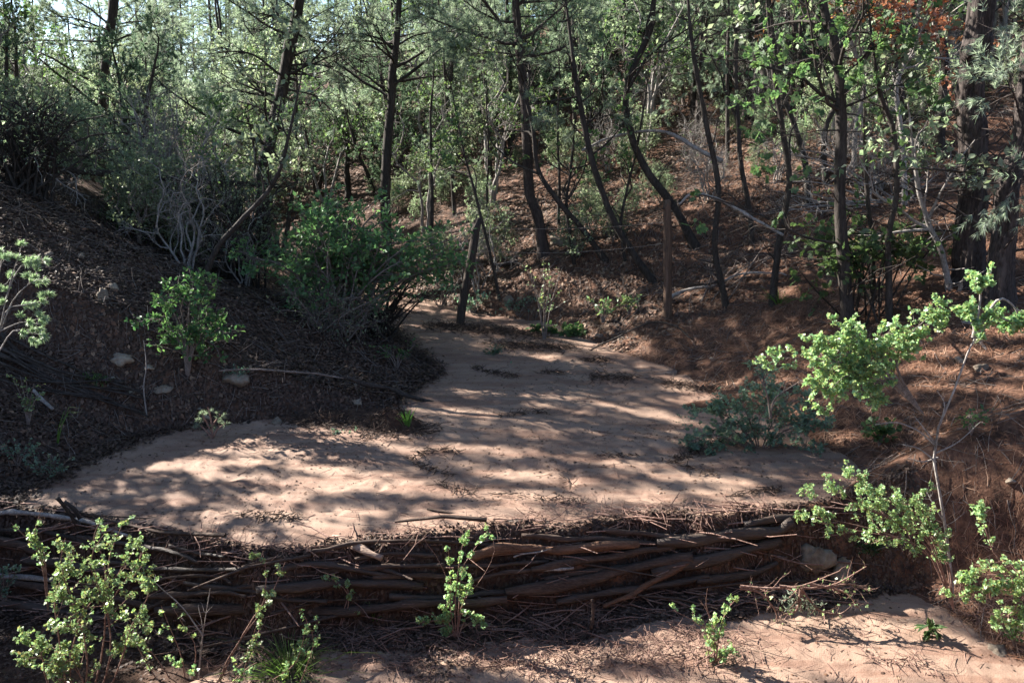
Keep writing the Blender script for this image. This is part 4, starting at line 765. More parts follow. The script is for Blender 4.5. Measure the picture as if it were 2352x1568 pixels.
bush('scrub_thicket', 'twiggy thicket of grey stems with few leaves below the large green bush', 'bush', (750, 830), 9.1, [(720, 720, 90, 70, 1), (820, 720, 100, 60, 1), (700, 780, 60, 40, .6), (760, 790, 70, 40, .5)], 22, 6, .3, 2, 'kite', .03, 'scrub_leaf', 'twig', 32, 5)
bush('dead_brush', 'bare tangle of dead twigs overhanging the sand left of the leaning post', 'dead brush', (860, 790), 9.9, [(900, 680, 90, 50, 1), (850, 720, 70, 50, 1), (960, 650, 60, 40, .5)], 16, 8, .3, 0, 'kite', .03, 'scrub_leaf', 'dark_bark', 33, 6)
bush('scrub_bush', 'dark mixed scrub with small leaves beside the oak on the left slope', 'bush', (560, 700), 10.6, [(520, 480, 90, 60, 1), (600, 520, 80, 70, 1), (430, 560, 90, 60, .7), (480, 420, 100, 60, 1), (620, 430, 80, 60, 1)], 12, 8, .4, 2, 'kite', .04, 'scrub_leaf', 'dark_bark', 34, 6)
bush('scrub_bush', 'leafy dark bush on the left slope under the fallen trunk', 'bush', (330, 600), 10.4, [(300, 480, 90, 50, 1), (380, 500, 70, 60, 1), (240, 520, 60, 40, .5)], 10, 8, .35, 3, 'kite', .04, 'oak_leaf', 'dark_bark', 35, 5)
bush('tangled_bush', 'arching dark brush mounded above the fallen trunk at the far left', 'bush', (60, 420), 9.8, [(60, 270, 130, 70, 1.4), (190, 290, 120, 70, 1.2), (-30, 320, 100, 70, 1)], 14, 8, .5, 1, 'kite', .04, 'scrub_leaf', 'dark_bark', 36, 7)
bush('grey_brush', 'grey twiggy half dead shrub behind the fallen trunk', 'dead brush', (400, 480), 11.6, [(330, 270, 110, 80, 1.2), (440, 330, 120, 80, 1.2), (260, 330, 80, 60, 1)], 12, 9, .45, 1, 'kite', .045, 'scrub_leaf', 'grey_wood', 37, 6)
bush('dead_brush', 'pale dead branches heaped between the upright post and the thin oak trunks', 'dead brush', (1640, 700), 9.9, [(1600, 620, 90, 40, 1), (1720, 640, 110, 40, 1.2), (1820, 600, 110, 50, 1.2)], 5, 5, .4, 0, 'kite', .03, 'oak_leaf', 'twig', 38, 4)
bush('dead_brush', 'dense pale tangle of dead twigs between the thick oak and the big pines', 'dead brush', (2020, 560), 10.5, [(2020, 400, 110, 80, 1.4), (2120, 440, 80, 80, 1.2), (1850, 400, 110, 80, 1.3), (1720, 450, 90, 70, 1)], 5, 7, .45, 0, 'kite', .03, 'oak_leaf', 'grey_wood', 39, 4)
bush('oak_scrub', 'shaded oak scrub with large lobed leaves low around the thick oak trunk', 'bush', (1990, 700), 8.4, [(1960, 560, 120, 40, 1.2), (2080, 540, 90, 40, 1), (1850, 580, 70, 40, .6), (1760, 300, 40, 60, .01)], 8, 5, .25, 3, 'oak', .09, 'oak_leaf', 'dark_bark', 40, 5)

# ------------------------------------------------------------------ where the photo shows sun on the ground (the shade trees leave gaps there)
e1 = nrm(np.cross([0, 0, 1.], S)); e2 = np.cross(S, e1)
LP = [  # sunlit patches on the ground: polylines in photo pixels with half thickness
 ([(235, 1080), (330, 1066), (500, 1048)], 13), ([(300, 1100), (480, 1098), (630, 1096)], 11), ([(410, 1000), (500, 1012), (590, 1030)], 11), ([(470, 1122), (650, 1140), (870, 1152)], 9), ([(690, 1108), (860, 1124), (980, 1140)], 10),
 ([(740, 1136), (930, 1160), (1260, 1178)], 12), ([(580, 1180), (720, 1166), (870, 1160)], 6), ([(500, 1205), (700, 1216), (900, 1212)], 6), ([(600, 1060), (760, 1080), (900, 1092)], 8), ([(752, 1018), (860, 1024), (970, 1028)], 9), ([(1000, 1052), (1110, 1062), (1250, 1072)], 9),
 ([(1076, 1012), (1180, 1020), (1290, 1028)], 6), ([(1110, 1112), (1230, 1122), (1345, 1138)], 10), ([(1365, 1166), (1500, 1172), (1640, 1166)], 7), ([(1500, 1118), (1600, 1128), (1700, 1136)], 9), ([(1310, 1080), (1420, 1090), (1520, 1098)], 6),
 ([(1040, 915), (1150, 926), (1280, 938)], 6), ([(975, 958), (1060, 970), (1170, 984)], 7), ([(1200, 996), (1300, 1010), (1400, 1026)], 5), ([(1320, 940), (1450, 968), (1560, 985)], 5), ([(1545, 915), (1630, 925)], 6), ([(640, 1030), (800, 1050)], 7), ([(880, 1050), (1000, 1080)], 6),
 ([(1060, 645), (1180, 636), (1290, 628)], 14), ([(1256, 622), (1365, 612)], 14), ([(1328, 690), (1440, 700)], 9), ([(1030, 482), (1220, 476)], 18), ([(1300, 560), (1500, 540)], 12), ([(1460, 720), (1600, 700)], 8), ([(1560, 660), (1700, 630)], 9), ([(1750, 630), (1900, 600)], 8), ([(1990, 630), (2150, 625)], 10),
 ([(1980, 700), (2060, 690)], 7), ([(2060, 715), (2200, 690), (2340, 700)], 14), ([(2100, 760), (2352, 770)], 18), ([(2080, 810), (2352, 822)], 12), ([(2060, 850), (2352, 862)], 8), ([(2100, 890), (2352, 905)], 5), ([(1520, 890), (1700, 880)], 5), ([(1760, 892), (1880, 880)], 7),
 ([(700, 1250), (820, 1262), (900, 1290)], 10), ([(640, 1195), (700, 1230)], 8), ([(1380, 1200), (1480, 1196), (1600, 1200)], 6), ([(1240, 1300), (1320, 1300)], 8), ([(1100, 1262), (1400, 1254)], 4),
 ([(1190, 1468), (1290, 1446), (1360, 1432)], 12), ([(1330, 1420), (1420, 1440), (1560, 1452)], 13), ([(1250, 1490), (1420, 1480), (1560, 1480)], 12), ([(1050, 1540), (1250, 1530), (1400, 1520)], 8), ([(1480, 1530), (1620, 1500)], 14), ([(900, 1510), (1050, 1530)], 5),
 ([(1700, 1448), (1850, 1420), (2000, 1418), (2080, 1425)], 12), ([(1720, 1500), (1850, 1490), (2000, 1480), (2110, 1470)], 26), ([(1800, 1545), (2000, 1540), (2200, 1530), (2320, 1550)], 26), ([(2120, 1500), (2250, 1500)], 16), ([(1960, 1390), (2040, 1400)], 8), ([(1600, 1545), (1750, 1550)], 14), ([(2000, 1575), (2352, 1575)], 14),
 ([(1050, 470), (1150, 468), (1260, 480)], 26), ([(1250, 540), (1380, 515), (1500, 505)], 22), ([(1430, 440), (1560, 470)], 18), ([(2000, 300), (2200, 310)], 22), ([(1090, 560), (1210, 590)], 12), ([(1640, 420), (1820, 440)], 16), ([(1300, 650), (1460, 640)], 12),
 ([(120, 385), (330, 420)], 5), ([(560, 835), (700, 845)], 5), ([(200, 975), (420, 985)], 4), ([(240, 930), (330, 1000)], 4)]
gu, gv = np.meshgrid(np.arange(-160, 2500, 9.), np.concatenate([np.arange(270, 1000, 5.), np.arange(1000, 1640, 6.)]))
GP = GV(gu, gv, n=220); ok_ = np.isfinite(GP[..., 0]); X_, Y_ = np.nan_to_num(GP[..., 0]), np.nan_to_num(GP[..., 1])
GP[..., 2] = np.where(ok_, np.maximum(height(X_, Y_), np.where(Y_ > np.interp(X_, YCX, YCY), np.where(Y_ < 13, sand_h(X_, Y_), -9), np.where((X_ > -1.5) & (X_ < 3.5), low_h(X_, Y_), -9))), np.nan); lit = np.zeros(gu.shape, bool)
for L, th in LP:
    d = segdist(gu, gv * 2.2, np.array([[a, b * 2.2] for a, b in L], float)); lit |= d < th * 1.7 * (1 + .45 * fbm(gu * .02, gv * .06, 2))
lit |= (fbm(gu * .03 + 2, gv * .09, 3) > .38) & (gu > 980) & (gv < 690)
lit |= (fbm(gu * .012 + 7, gv * .04, 2) > .92)
# shadow-casting is only wanted where the photo is in shade near the wash
want = (~lit) & np.isfinite(GP[..., 0]) & (GP[..., 1] < 11.3)
CS = .05
def ab(P): return np.floor(np.stack([P @ e1, P @ e2], -1) / CS).astype(int)
litc = set(map(tuple, ab(GP[lit & np.isfinite(GP[..., 0])])))
litv = set(map(tuple, ab(np.concatenate(LIT))))
litc |= litv
LG = set(litc); 
for a_, b_ in litv: LG.update(((a_, b_), (a_ + 1, b_), (a_ - 1, b_), (a_, b_ + 1), (a_, b_ - 1)))
def inlit(P): return np.array([c in LG for c in map(tuple, ab(np.asarray(P).reshape(-1, 3)))], bool)
Q = np.concatenate([GP[want]] + DARK); cells = {}
for c, p in zip(map(tuple, ab(Q)), Q):
    if c not in LG and c not in cells: cells[c] = p
# the dam face and the hole at its right end are dark too
DF = GV(*np.meshgrid(np.arange(-100, 2000, 10.), np.arange(1200, 1560, 8.)))
# ------------------------------------------------------------------ trees
def crown_on(r, w, f, P, R, n1, L1, n2, L2, tf, kind='pine', t0=.3, ang=1.35, up=.25, shape=.6, rk=.016, w1=.3, sz=.16, leafkind='kite', n3=0, L3=.15, bare=0, nw=.0035, prune=True):
    C, R1 = spawn(r, P, R, n1, t0, 1, ang, L1, K=7, up=up, wob=w1, shape=shape, rk=rk); tubes(w, C, R1, 5)
    C2, R2 = spawn(r, C, R1, n2, .25, 1, .75, L2, K=5, up=.15, wob=.4, shape=.3, rk=.012, rmin=.002); tubes(w, C2, R2, 3)
    X = C2
    if n3: C3, R3 = spawn(r, C2, R2, n3, .2, 1, .8, L3, K=4, up=.1, wob=.5, shape=.2, rk=.01, rmin=.0015); tubes(w, C3, R3, 3); X = C3
    if prune: X = X[~(inlit(X[:, -1]) | inlit(X[:, 1]))]
    if bare: X = X[r.random(len(X)) > bare]
    if kind == 'pine':
        idx = np.repeat(np.arange(len(X)), tf[0]); q = r.uniform(.25, 1, len(idx)) * (X.shape[1] - 1); i = np.minimum(q.astype(int), X.shape[1] - 2); fr = (q - i)[:, None]
        A = X[idx, i] * (1 - fr) + X[idx, i + 1] * fr
        tufts(f, r, A, X[idx, -1] - X[idx, 0] + 1e-4, tf[1], sz, nw, .8)
    elif len(X): leaves_on(f, r, X, tf[0], sz, leafkind, .1, .01, .4)
def tree_obj(name, label, cat, w, f, base, wm, fm, group=None, extra=None):
    t_ = thing(name, label, cat, base, group); w.build('trunk', M[wm], t_, True, loc=base)
    if f.n: f.build('crown', M[fm], t_, loc=base)
    return t_
def hero(name, label, cat, px, y, d0, d1, ext, wm, fm, seed, rough=.08, **kw):
    r = np.random.default_rng(seed)
    if y is None: y = float(G(*px[0])[1])
    pts = [PY(u, v, y) for u, v in px]; b = pts[0].copy(); b[2] = min(hz(b[0], b[1]), b[2] + .3) - .12; pts = [b] + (pts[1:] if abs(pts[0][2] - b[2]) < .6 else pts)
    if ext: d = nrm(pts[-1] - pts[-2]); d = nrm(d + np.array([0, 0, .6])); pts.append(pts[-1] + d * ext)
    K = 40; Q = smooth_line(pts, K); k = pxm(y) / 2 * .86; tt = np.linspace(0, 1, K)
    tot = d0 + (d1 - d0) * tt; R = k * tot * (1 + .3 * np.exp(-tt * 14) + .5 * np.exp(-tt * 45)) * (1 + rough * fbm(tt * 22 + seed, np.zeros(K), 3))
    if ext: R = R * np.where(tt > .8, 1 - (tt - .8) * 3.6, 1)
    Q = Q + np.stack([fbm(tt * 6 + seed, tt * 0, 2), fbm(tt * 6, tt * 0 + seed, 2), tt * 0], 1) * R.mean() * .3 * np.minimum(tt * 6, 1)[:, None]
    w = MB(); f = MB()
    if wm == 'plate_bark':
        K2 = 260; sd = 56; Q2 = smooth_line(Q, K2); R2 = np.interp(np.linspace(0, 1, K2), tt, R); tubes(w, Q2, R2, sd); V = w.v[0].reshape(K2, sd, 3); c = V.mean(1, keepdims=True); an = np.arange(sd) / sd * 2 * np.pi
        hh = np.linspace(0, 1, K2)[:, None] * 26; g1 = np.abs(fbm(np.cos(an)[None] * 4.2 + seed + hh * 0, np.sin(an)[None] * 4.2 + hh * .55, 3)); ftr = 1 - .20 * (1 - np.clip(g1 / .32, 0, 1)) + .05 * fbm(np.cos(an)[None] * 9, np.sin(an)[None] * 9 + hh * 2, 3)
        w.v[0] = (c + (V - c) * ftr[..., None]).reshape(-1, 3)
    else: tubes(w, Q, R, 14)
    Ct, Rt = spawn(r, Q[None], R[None], 16, .06, .62, 1.35, .28 + .012 * d0, K=5, up=.1, wob=.5, rk=.01, rmin=.002); tubes(w, Ct, Rt, 4); Cu, Ru = spawn(r, Ct, Rt, 2, .3, .9, .8, .14, K=4, wob=.5, rmin=.0015); tubes(w, Cu, Ru, 3)
    kw = dict(kw); limbs = kw.pop('limbs', [])
    if limbs:
        for (lp, ld, yo) in limbs:
            L = pline(lp, [y, y + yo], 12); RL = np.tile(ld * k * np.linspace(1, .3, 12), (1, 1)); tubes(w, L[None], RL, 6)
            crown_on(r, w, f, L[None], RL, kw.get('ln1', 7), kw.get('L1', 1) * .35, kw.get('n2', 4), kw.get('L2', .3) * .8, kw.get('tf', (3, 10)), kw.get('kind', 'pine'), .3, .8, .2, .3, sz=kw.get('sz', .16), leafkind=kw.get('leafkind', 'kite'), bare=kw.get('bare', 0))
    kw.pop('ln1', None)
    crown_on(r, w, f, Q[None], R[None], **kw)
    return tree_obj(name, label, cat, w, f, b, wm, fm)
PK = dict(n1=18, L1=1.7, n2=6, L2=.5, tf=(9, 9), t0=.3, n3=0, sz=.12)
hero('pine_tree', 'pine with dark trunk leaning right and long crooked boughs left of centre', 'pine', [(600, 425), (618, 330), (640, 230), (668, 90), (690, 0)], 13.5, 34, 26, 1.6, 'dark_bark', 'pale_needles', 101,
     limbs=[([(680, 185), (640, 170), (590, 130), (540, 118), (480, 125)], 8, -.8), ([(650, 300), (600, 250), (520, 230), (440, 240)], 8, .6), ([(690, 60), (640, 40), (560, 25)], 6, -.6), ([(672, 130), (720, 115), (800, 130), (860, 150)], 7, .5), ([(664, 150), (740, 150), (820, 190)], 6, -.5), ([(655, 205), (720, 220), (770, 260)], 6, .3), ([(668, 190), (600, 190), (560, 165)], 5, .7), ([(652, 230), (580, 215), (520, 200)], 5, -.4)], **PK)
hero('pine_tree', 'slim dark pine trunk with wide level boughs near its top just left of centre', 'pine', [(884, 450), (888, 340), (900, 200), (912, 60)], 13.2, 28, 15, 1.4, 'dark_bark', 'pale_needles', 102,
     limbs=[([(903, 110), (860, 85), (800, 78), (740, 82)], 6, -.4), ([(912, 105), (960, 80), (1040, 72), (1110, 74)], 6, .3), ([(900, 205), (860, 190), (820, 180)], 4, .3), ([(905, 130), (850, 130), (790, 120)], 4, .6)], **{**PK, 't0': .55, 'L1': 1.4})
hero('pine_tree', 'tall straight pine trunk rising past the top in the centre', 'pine', [(1252, 585), (1235, 500), (1213, 430), (1207, 250), (1190, 100), (1184, 0)], None, 27, 19, 1.8, 'pine_bark', 'needles', 103,
     limbs=[([(1188, 80), (1130, 75), (1050, 100)], 4, .5), ([(1195, 40), (1260, 35), (1340, 20)], 4, -.4), ([(1200, 130), (1130, 120), (1060, 130)], 4, -.6)], **{**PK, 't0': .6, 'n1': 16})
OKW = dict(n1=8, L1=1.2, n2=5, L2=.5, tf=(6,), kind='leaf', sz=.065, t0=.45, ang=.75, up=.5, n3=4, L3=.2, w1=.6)
hero('oak_tree', 'slender dark oak leaning left behind the straight central pine', 'oak', [(1400, 592), (1340, 530), (1285, 465), (1235, 390), (1225, 300), (1205, 200)], None, 15, 9, 1.0, 'dark_bark', 'scrub_leaf', 104, **OKW)
hero('oak_tree', 'long dark trunk leaning strongly left between the two posts', 'oak', [(1512, 645), (1460, 590), (1405, 500), (1360, 370), (1335, 250), (1320, 180)], None, 19, 12, 1.2, 'dark_bark', 'needles', 105, **{**PK, 'L1': .9, 'n1': 16, 't0': .5, 'L2': .35})
hero('oak_tree', 'dark leaning oak just right of the upright post', 'oak', [(1605, 560), (1550, 480), (1490, 400), (1450, 310), (1440, 200), (1490, 70), (1500, 0)], None, 20, 14, 1.5, 'dark_bark', 'scrub_leaf', 106, **OKW)
hero('oak_tree', 'thick straight oak trunk with pale branches standing right of centre', 'oak', [(1952, 765), (1940, 640), (1930, 480), (1932, 300), (1925, 180), (1905, 60), (1890, 0)], None, 32, 22, 2, 'dark_bark', 'oak_leaf', 107,
     limbs=[([(1930, 250), (1990, 225), (2030, 200), (2080, 195)], 7, -.3), ([(1930, 110), (1960, 60), (1990, 0)], 8, .1), ([(1925, 245), (1860, 225), (1790, 220)], 5, -.3), ([(1932, 300), (1880, 300), (1820, 310), (1760, 300)], 4, -.5), ([(1935, 560), (1850, 545), (1760, 500), (1640, 455), (1590, 445)], 8, -.4)],
     **{**OKW, 'leafkind': 'oak', 'sz': .1, 'bare': .72, 'n1': 14, 't0': .35})
hero('ponderosa_pine', 'massive dark ponderosa trunk near the right edge', 'pine', [(2225, 650), (2228, 500), (2222, 300), (2238, 100), (2248, 0)], None, 70, 60, 5, 'plate_bark', 'pale_needles', 108, rough=.05, **{**PK, 't0': .86, 'n1': 26})
hero('ponderosa_pine', 'second big pine trunk leaning right at the right edge with sunlit bark', 'pine', [(2300, 690), (2298, 560), (2310, 430), (2345, 320), (2370, 150), (2400, 0)], None, 60, 46, 4, 'plate_bark', 'pale_needles', 109, rough=.06, **{**PK, 't0': .86, 'n1': 14, 'L1': 1.2, 'tf': (8, 8), 'ln1': 6, 'n2': 4, 'sz': .075},
     limbs=[([(2350, 300), (2330, 220), (2310, 200), (2285, 215)], 6, -.5), ([(2400, 120), (2360, 60), (2330, 30)], 6, -.4), ([(2370, 300), (2345, 380), (2340, 440)], 5, -.5)])
hero('pine_tree', 'far pine trunk standing against the light at the upper left', 'pine', [(232, 330), (240, 180), (250, 80), (258, 0)], 17.5, 26, 22, 4, 'pine_bark', 'pale_needles', 110, limbs=[([(250, 60), (320, 50), (400, 60)], 5, .6), ([(245, 110), (330, 100), (420, 120)], 5, -.6), ([(245, 70), (180, 60), (120, 40)], 5, -.6)], **{**PK, 't0': .3})
THIN = dict(n1=7, L1=.9, n2=4, L2=.35, tf=(5,), kind='leaf', sz=.07, t0=.45, ang=.8, up=.4, n3=3, L3=.2, w1=.7, leafkind='kite')
for k, (px, d0, d1, wm, lb) in enumerate([
    ([(2046, 740), (2042, 640), (2040, 540), (2060, 440), (2050, 300), (2020, 200)], 18, 10, 'oak_bark', 'wavy oak stem between the thick oak and the big ponderosa'),
    ([(2003, 700), (2004, 640), (2003, 560), (1990, 420)], 17, 9, 'oak_bark', 'short pale oak stem just right of the thick oak trunk'),
    ([(2188, 665), (2165, 590), (2135, 515), (2110, 430)], 17, 9, 'grey_wood', 'sunlit stem leaning left against the big ponderosa'),
    ([(1776, 700), (1782, 600), (1800, 500), (1812, 400), (1790, 250), (1770, 120)], 19, 10, 'oak_bark', 'sun flecked oak trunk left of the thick one'),
    ([(1672, 700), (1655, 640), (1642, 570), (1650, 430), (1620, 280), (1590, 100)], 18, 10, 'oak_bark', 'crooked oak trunk right of the upright post'),
    ([(1322, 610), (1310, 540), (1300, 470), (1310, 400)], 10, 6, 'dark_bark', 'short thin stem beside the white rock on the slope'),
    ([(802, 455), (797, 410), (798, 360)], 18, 10, 'dark_bark', 'dark broken stem left of the slim pine trunk'),
    ([(868, 455), (845, 400), (822, 350)], 10, 7, 'dark_bark', 'thin dark stem leaning toward the slim pine'),
    ([(1042, 380), (1030, 300), (1032, 230), (1040, 120)], 13, 7, 'dark_bark', 'thin tree in the glade between the slim pine and the central pine'),
    ([(1175, 340), (1168, 260), (1172, 180), (1165, 60)], 13, 8, 'dark_bark', 'thin dark trunk close left of the central pine'),
    ([(452, 650), (500, 570), (560, 500), (625, 425), (660, 330)], 15, 8, 'dark_bark', 'dark oak leaning right across the scrub on the left slope'),
    ([(1150, 690), (1130, 600), (1100, 480), (1085, 420), (1060, 330)], 9, 5, 'oak_bark', 'thin crooked stem directly behind the leaning post'),
    ([(1860, 470), (1850, 380), (1825, 290), (1790, 180), (1770, 40)], 16, 9, 'oak_bark', 'oak stem leaning left of the thick oak high on the slope'),
    ([(2108, 270), (2135, 190), (2150, 100), (2140, 0)], 13, 9, 'grey_wood', 'bright white barked stem on the sunny slope left of the ponderosa'),
    ([(2165, 360), (2160, 280), (2170, 150), (2150, 20)], 24, 16, 'dark_bark', 'dark trunk just behind the big ponderosa'),
    ([(1900, 420), (1895, 300), (1960, 180), (2010, 80), (2010, -40)], 14, 10, 'oak_bark', 'oak forking right behind the thick oak trunk'),
    ([(2065, 330), (2070, 230), (2050, 130), (2080, 0)], 22, 14, 'oak_bark', 'stout oak trunk in the sun behind the rusty leaves'),
    ([(1440, 600), (1425, 520), (1440, 440), (1470, 300)], 8, 5, 'oak_bark', 'spindly stem between the leaning trunks'),
    ([(1730, 560), (1720, 480), (1700, 350), (1690, 150), (1700, 0)], 14, 8, 'oak_bark', 'slim oak pole among the tangle right of the post')]):
    hero('oak_tree', lb, 'oak', px, None, d0, d1, .9, wm, 'oak_leaf' if k % 2 else 'scrub_leaf', 120 + k, **THIN)
# half dead oak with rusty leaves
hero('dead_oak', 'half dead oak with rust coloured leaves and pale bare branches at the upper right', 'dead oak', [(2085, 430), (2075, 330), (2060, 200), (2100, 100), (2110, 20)], 10.3, 13, 9, .3, 'grey_wood', 'rust_leaf', 160, **{**OKW, 'leafkind': 'oak', 'sz': .085, 'n1': 16, 'L1': 1.2, 'bare': .2, 't0': .3, 'tf': (6,), 'L1': 1.0})
hero('dead_oak', 'bare pale branching snag left of the rusty oak', 'dead oak', [(1960, 420), (1965, 300), (1985, 200), (1950, 80), (1940, 0)], 11.2, 12, 8, 1, 'white_wood', 'rust_leaf', 161, **{**OKW, 'n1': 22, 'L1': 1.1, 'tf': (7,), 'leafkind': 'oak', 'sz': .085, 'bare': .8, 't0': .3})
# ------------------------------------------------------------------ the woods behind: a few kinds, each copy a tree of its own
def proto(name, cat, h, rad, wm, fm, seed, multi=1, crook=.1, **kw):
    r = np.random.default_rng(seed); w = MB(); f = MB()
    for i in range(multi):
        K = 16; t_ = np.linspace(0, 1, K); a = r.uniform(0, 6.28); ln = (.22 if multi > 1 else .04) * h
        Q = np.stack([np.cos(a) * ln * t_ + crook * fbm(t_ * 3 + seed + i * 9, t_ * 0, 3) * t_, np.sin(a) * ln * t_ + crook * fbm(t_ * 3, t_ * 0 + seed + i * 9, 3) * t_, -.15 + t_ * (h * r.uniform(.8, 1) + .15)], 1)
        R = rad * (1 - .85 * t_) * (1 + .1 * fbm(t_ * 12 + i, t_ * 0, 2)); tubes(w, Q, R, 7); crown_on(r, w, f, Q[None], R[None], prune=False, **kw)
    b = np.zeros(3); o = tree_obj(name, 'x', cat, w, f, b, wm, fm); return o
def place(src, loc, rz, sc_, label, group, first):
    if first: o = src; kids = []
    else:
        o = src.copy(); sc.collection.objects.link(o)
        for c in src.children:
            k = c.copy(); sc.collection.objects.link(k); k.parent = o
    o.location = [float(a) for a in loc]; o.rotation_euler = (0, 0, float(rz)); o.scale = (float(sc_),) * 3; o['label'] = label; o['group'] = group
    return o
PR = {
 'pineA': proto('pine_tree', 'pine', 7.5, .11, 'dark_bark', 'needles', 201, n1=36, L1=1.5, n2=6, L2=.5, tf=(13, 9), t0=.22, nw=.005, sz=.11),
 'pineB': proto('pine_tree', 'pine', 6, .09, 'pine_bark', 'pale_needles', 202, n1=34, L1=1.4, n2=6, L2=.45, tf=(13, 9), t0=.15, nw=.005, sz=.11),
 'juniper': proto('juniper_tree', 'juniper', 4.2, .1, 'pine_bark', 'blue_needles', 203, multi=2, n1=26, L1=1.2, n2=6, L2=.4, tf=(14, 9), t0=.08, ang=.9, up=.6, nw=.005, sz=.075),
 'oakA': proto('oak_tree', 'oak', 4.6, .06, 'oak_bark', 'scrub_leaf', 204, multi=3, crook=.5, n1=9, L1=1.2, n2=5, L2=.45, tf=(8,), kind='leaf', sz=.078, t0=.2, ang=.75, up=.5, n3=3, L3=.2, w1=.6),
 'oakB': proto('oak_tree', 'oak', 4.0, .05, 'grey_wood', 'oak_leaf', 205, multi=3, crook=.5, n1=8, L1=1.1, n2=5, L2=.45, tf=(5,), kind='leaf', sz=.075, t0=.3, ang=.75, up=.4, n3=3, L3=.2, w1=.7),
 'scrub': proto('scrub_bush', 'bush', 1.5, .02, 'twig', 'scrub_leaf', 206, multi=7, crook=.3, n1=7, L1=.5, n2=4, L2=.25, tf=(9,), kind='leaf', sz=.055, t0=.15, ang=.7, up=.3, n3=2, L3=.12, w1=.6),
 'pole': proto('pine_tree', 'pine', 5.5, .055, 'dark_bark', 'needles', 208, crook=.15, n1=22, L1=.7, n2=4, L2=.3, tf=(7, 8), t0=.3, nw=.004, sz=.09, rk=.01),
 'dead': proto('dead_brush', 'dead brush', 2.2, .025, 'grey_wood', 'oak_leaf', 207, multi=5, crook=.5, n1=9, L1=.8, n2=6, L2=.35, tf=(1,), kind='leaf', sz=.05, t0=.15, ang=.8, up=.1, n3=3, L3=.2, w1=.8, bare=.93),
}
HX = [((u - CU) / FX, yy) for u, yy in ((640, 14), (895, 14), (1205, 15), (2228, 12), (245, 17.5))]
FILL = []
used = set(); r = np.random.default_rng(77); placed = []
def fill(n, x0, x1, y0, y1, kinds, wts, label, grp, mind=1.0, cond=None, s0=.75, s1=1.25, free=False):
    c = 0; tr = 0
    while c < n and tr < n * 30:
        tr += 1; y = r.uniform(y0, y1); x = r.uniform(x0, x1) * y
        if cond and not cond(x, y): continue
        if any((x - a) ** 2 + (y - b) ** 2 < mind ** 2 for a, b in placed): continue
        if not outside(np.array([x]), np.array([y]), r, .25)[0]: continue
        if y < 21 and not free:
            col = np.stack([np.full(12, x), np.full(12, y), hz(x, y) + np.linspace(.3, 4.5, 12)], 1); col = np.concatenate([col, col + e1 * .5, col - e1 * .5])
            if inlit(col).sum() > 3: continue
        if any(abs(x / y - hx) < .035 and y < hy + .5 for hx, hy in HX): continue
        placed.append((x, y)); k = kinds[r.choice(len(kinds), p=np.array(wts) / sum(wts))]
        nm = {'pineA': 'dark green pine', 'pineB': 'pale green pine', 'juniper': 'blue green juniper', 'oakA': 'leafy scrub oak', 'oakB': 'thin grey scrub oak', 'scrub': 'low leafy bush', 'dead': 'bare dead brush', 'pole': 'slender dark straight pine'}[k]
        g_ = nm + ('es ' if nm[-2:] == 'sh' else 's ') + grp; s_ = r.uniform(s0, s1)
        o = place(PR[k], (x, y, hz(x, y) - .03), r.uniform(0, 6.28), s_, 'x', g_, k not in used); used.add(k); c += 1; FILL.append((o, nm, x, y, s_))
fill(22, -.62, -.2, 13, 19, ['oakA', 'oakB', 'juniper', 'pineB', 'dead'], [3, 3, 2, 1, 1], '', 'on the left slope', s0=.5, s1=.85)
fill(44, -.22, .14, 15, 23, ['oakA', 'scrub', 'juniper', 'pineB'], [2, 2, 4, 4], '', 'in the glade', .65, s0=.45, s1=.8)
fill(70, .1, .66, 13.5, 21, ['oakA', 'oakB', 'juniper', 'dead', 'pineB'], [2, 3, 4, 4, 4], '', 'on the right slope', .65, s0=.5, s1=.85)
fill(90, -.66, .66, 20, 30, ['pineA', 'pineB', 'juniper', 'oakA', 'oakB'], [2, 5, 4, 2, 1], '', 'in the sunlit woods', .9, s0=.5, s1=.8)
fill(72, -.68, .68, 30, 48, ['pineA', 'pineB', 'juniper'], [2, 4, 2], '', 'in the far woods', 1.5, s0=.6, s1=.9)
fill(76, -.6, .62, 12.5, 23, ['scrub', 'dead'], [7, 2], '', 'in the undergrowth', .45, s0=.5, s1=1.1)
fill(34, 0, .6, 10.8, 14, ['scrub', 'dead'], [4, 3], '', 'on the near right slope', .5, s0=.3, s1=.65)
fill(14, -.6, -.25, 11, 14, ['scrub', 'oakB'], [4, 2], '', 'above the fallen trunk', .7, s0=.5, s1=.9)
fill(16, -.64, -.3, 22, 40, ['pineA', 'pineB'], [2, 3], '', 'in the far woods', 1.2, s0=.8, s1=1.05)
fill(24, -.56, -.14, 9.8, 12.5, ['scrub', 'dead'], [2, 3], '', 'on the left slope', .5, s0=.35, s1=.7)
fill(40, -.55, .6, 17, 30, ['pole'], [1], '', 'among the trunks', .6, s0=.7, s1=1.1)
fill(30, -.05, .55, 12.5, 19, ['pole'], [1], '', 'among the trunks', .5, s0=.5, s1=.95)
fill(46, -.16, .5, 11.3, 17.5, ['scrub', 'dead'], [6, 1], '', 'in the undergrowth', .4, s0=.22, s1=.6, free=True)
fill(24, -.16, .5, 12.2, 17.5, ['pole', 'oakB'], [4, 1], '', 'among the trunks', .5, s0=.5, s1=.9, free=True)
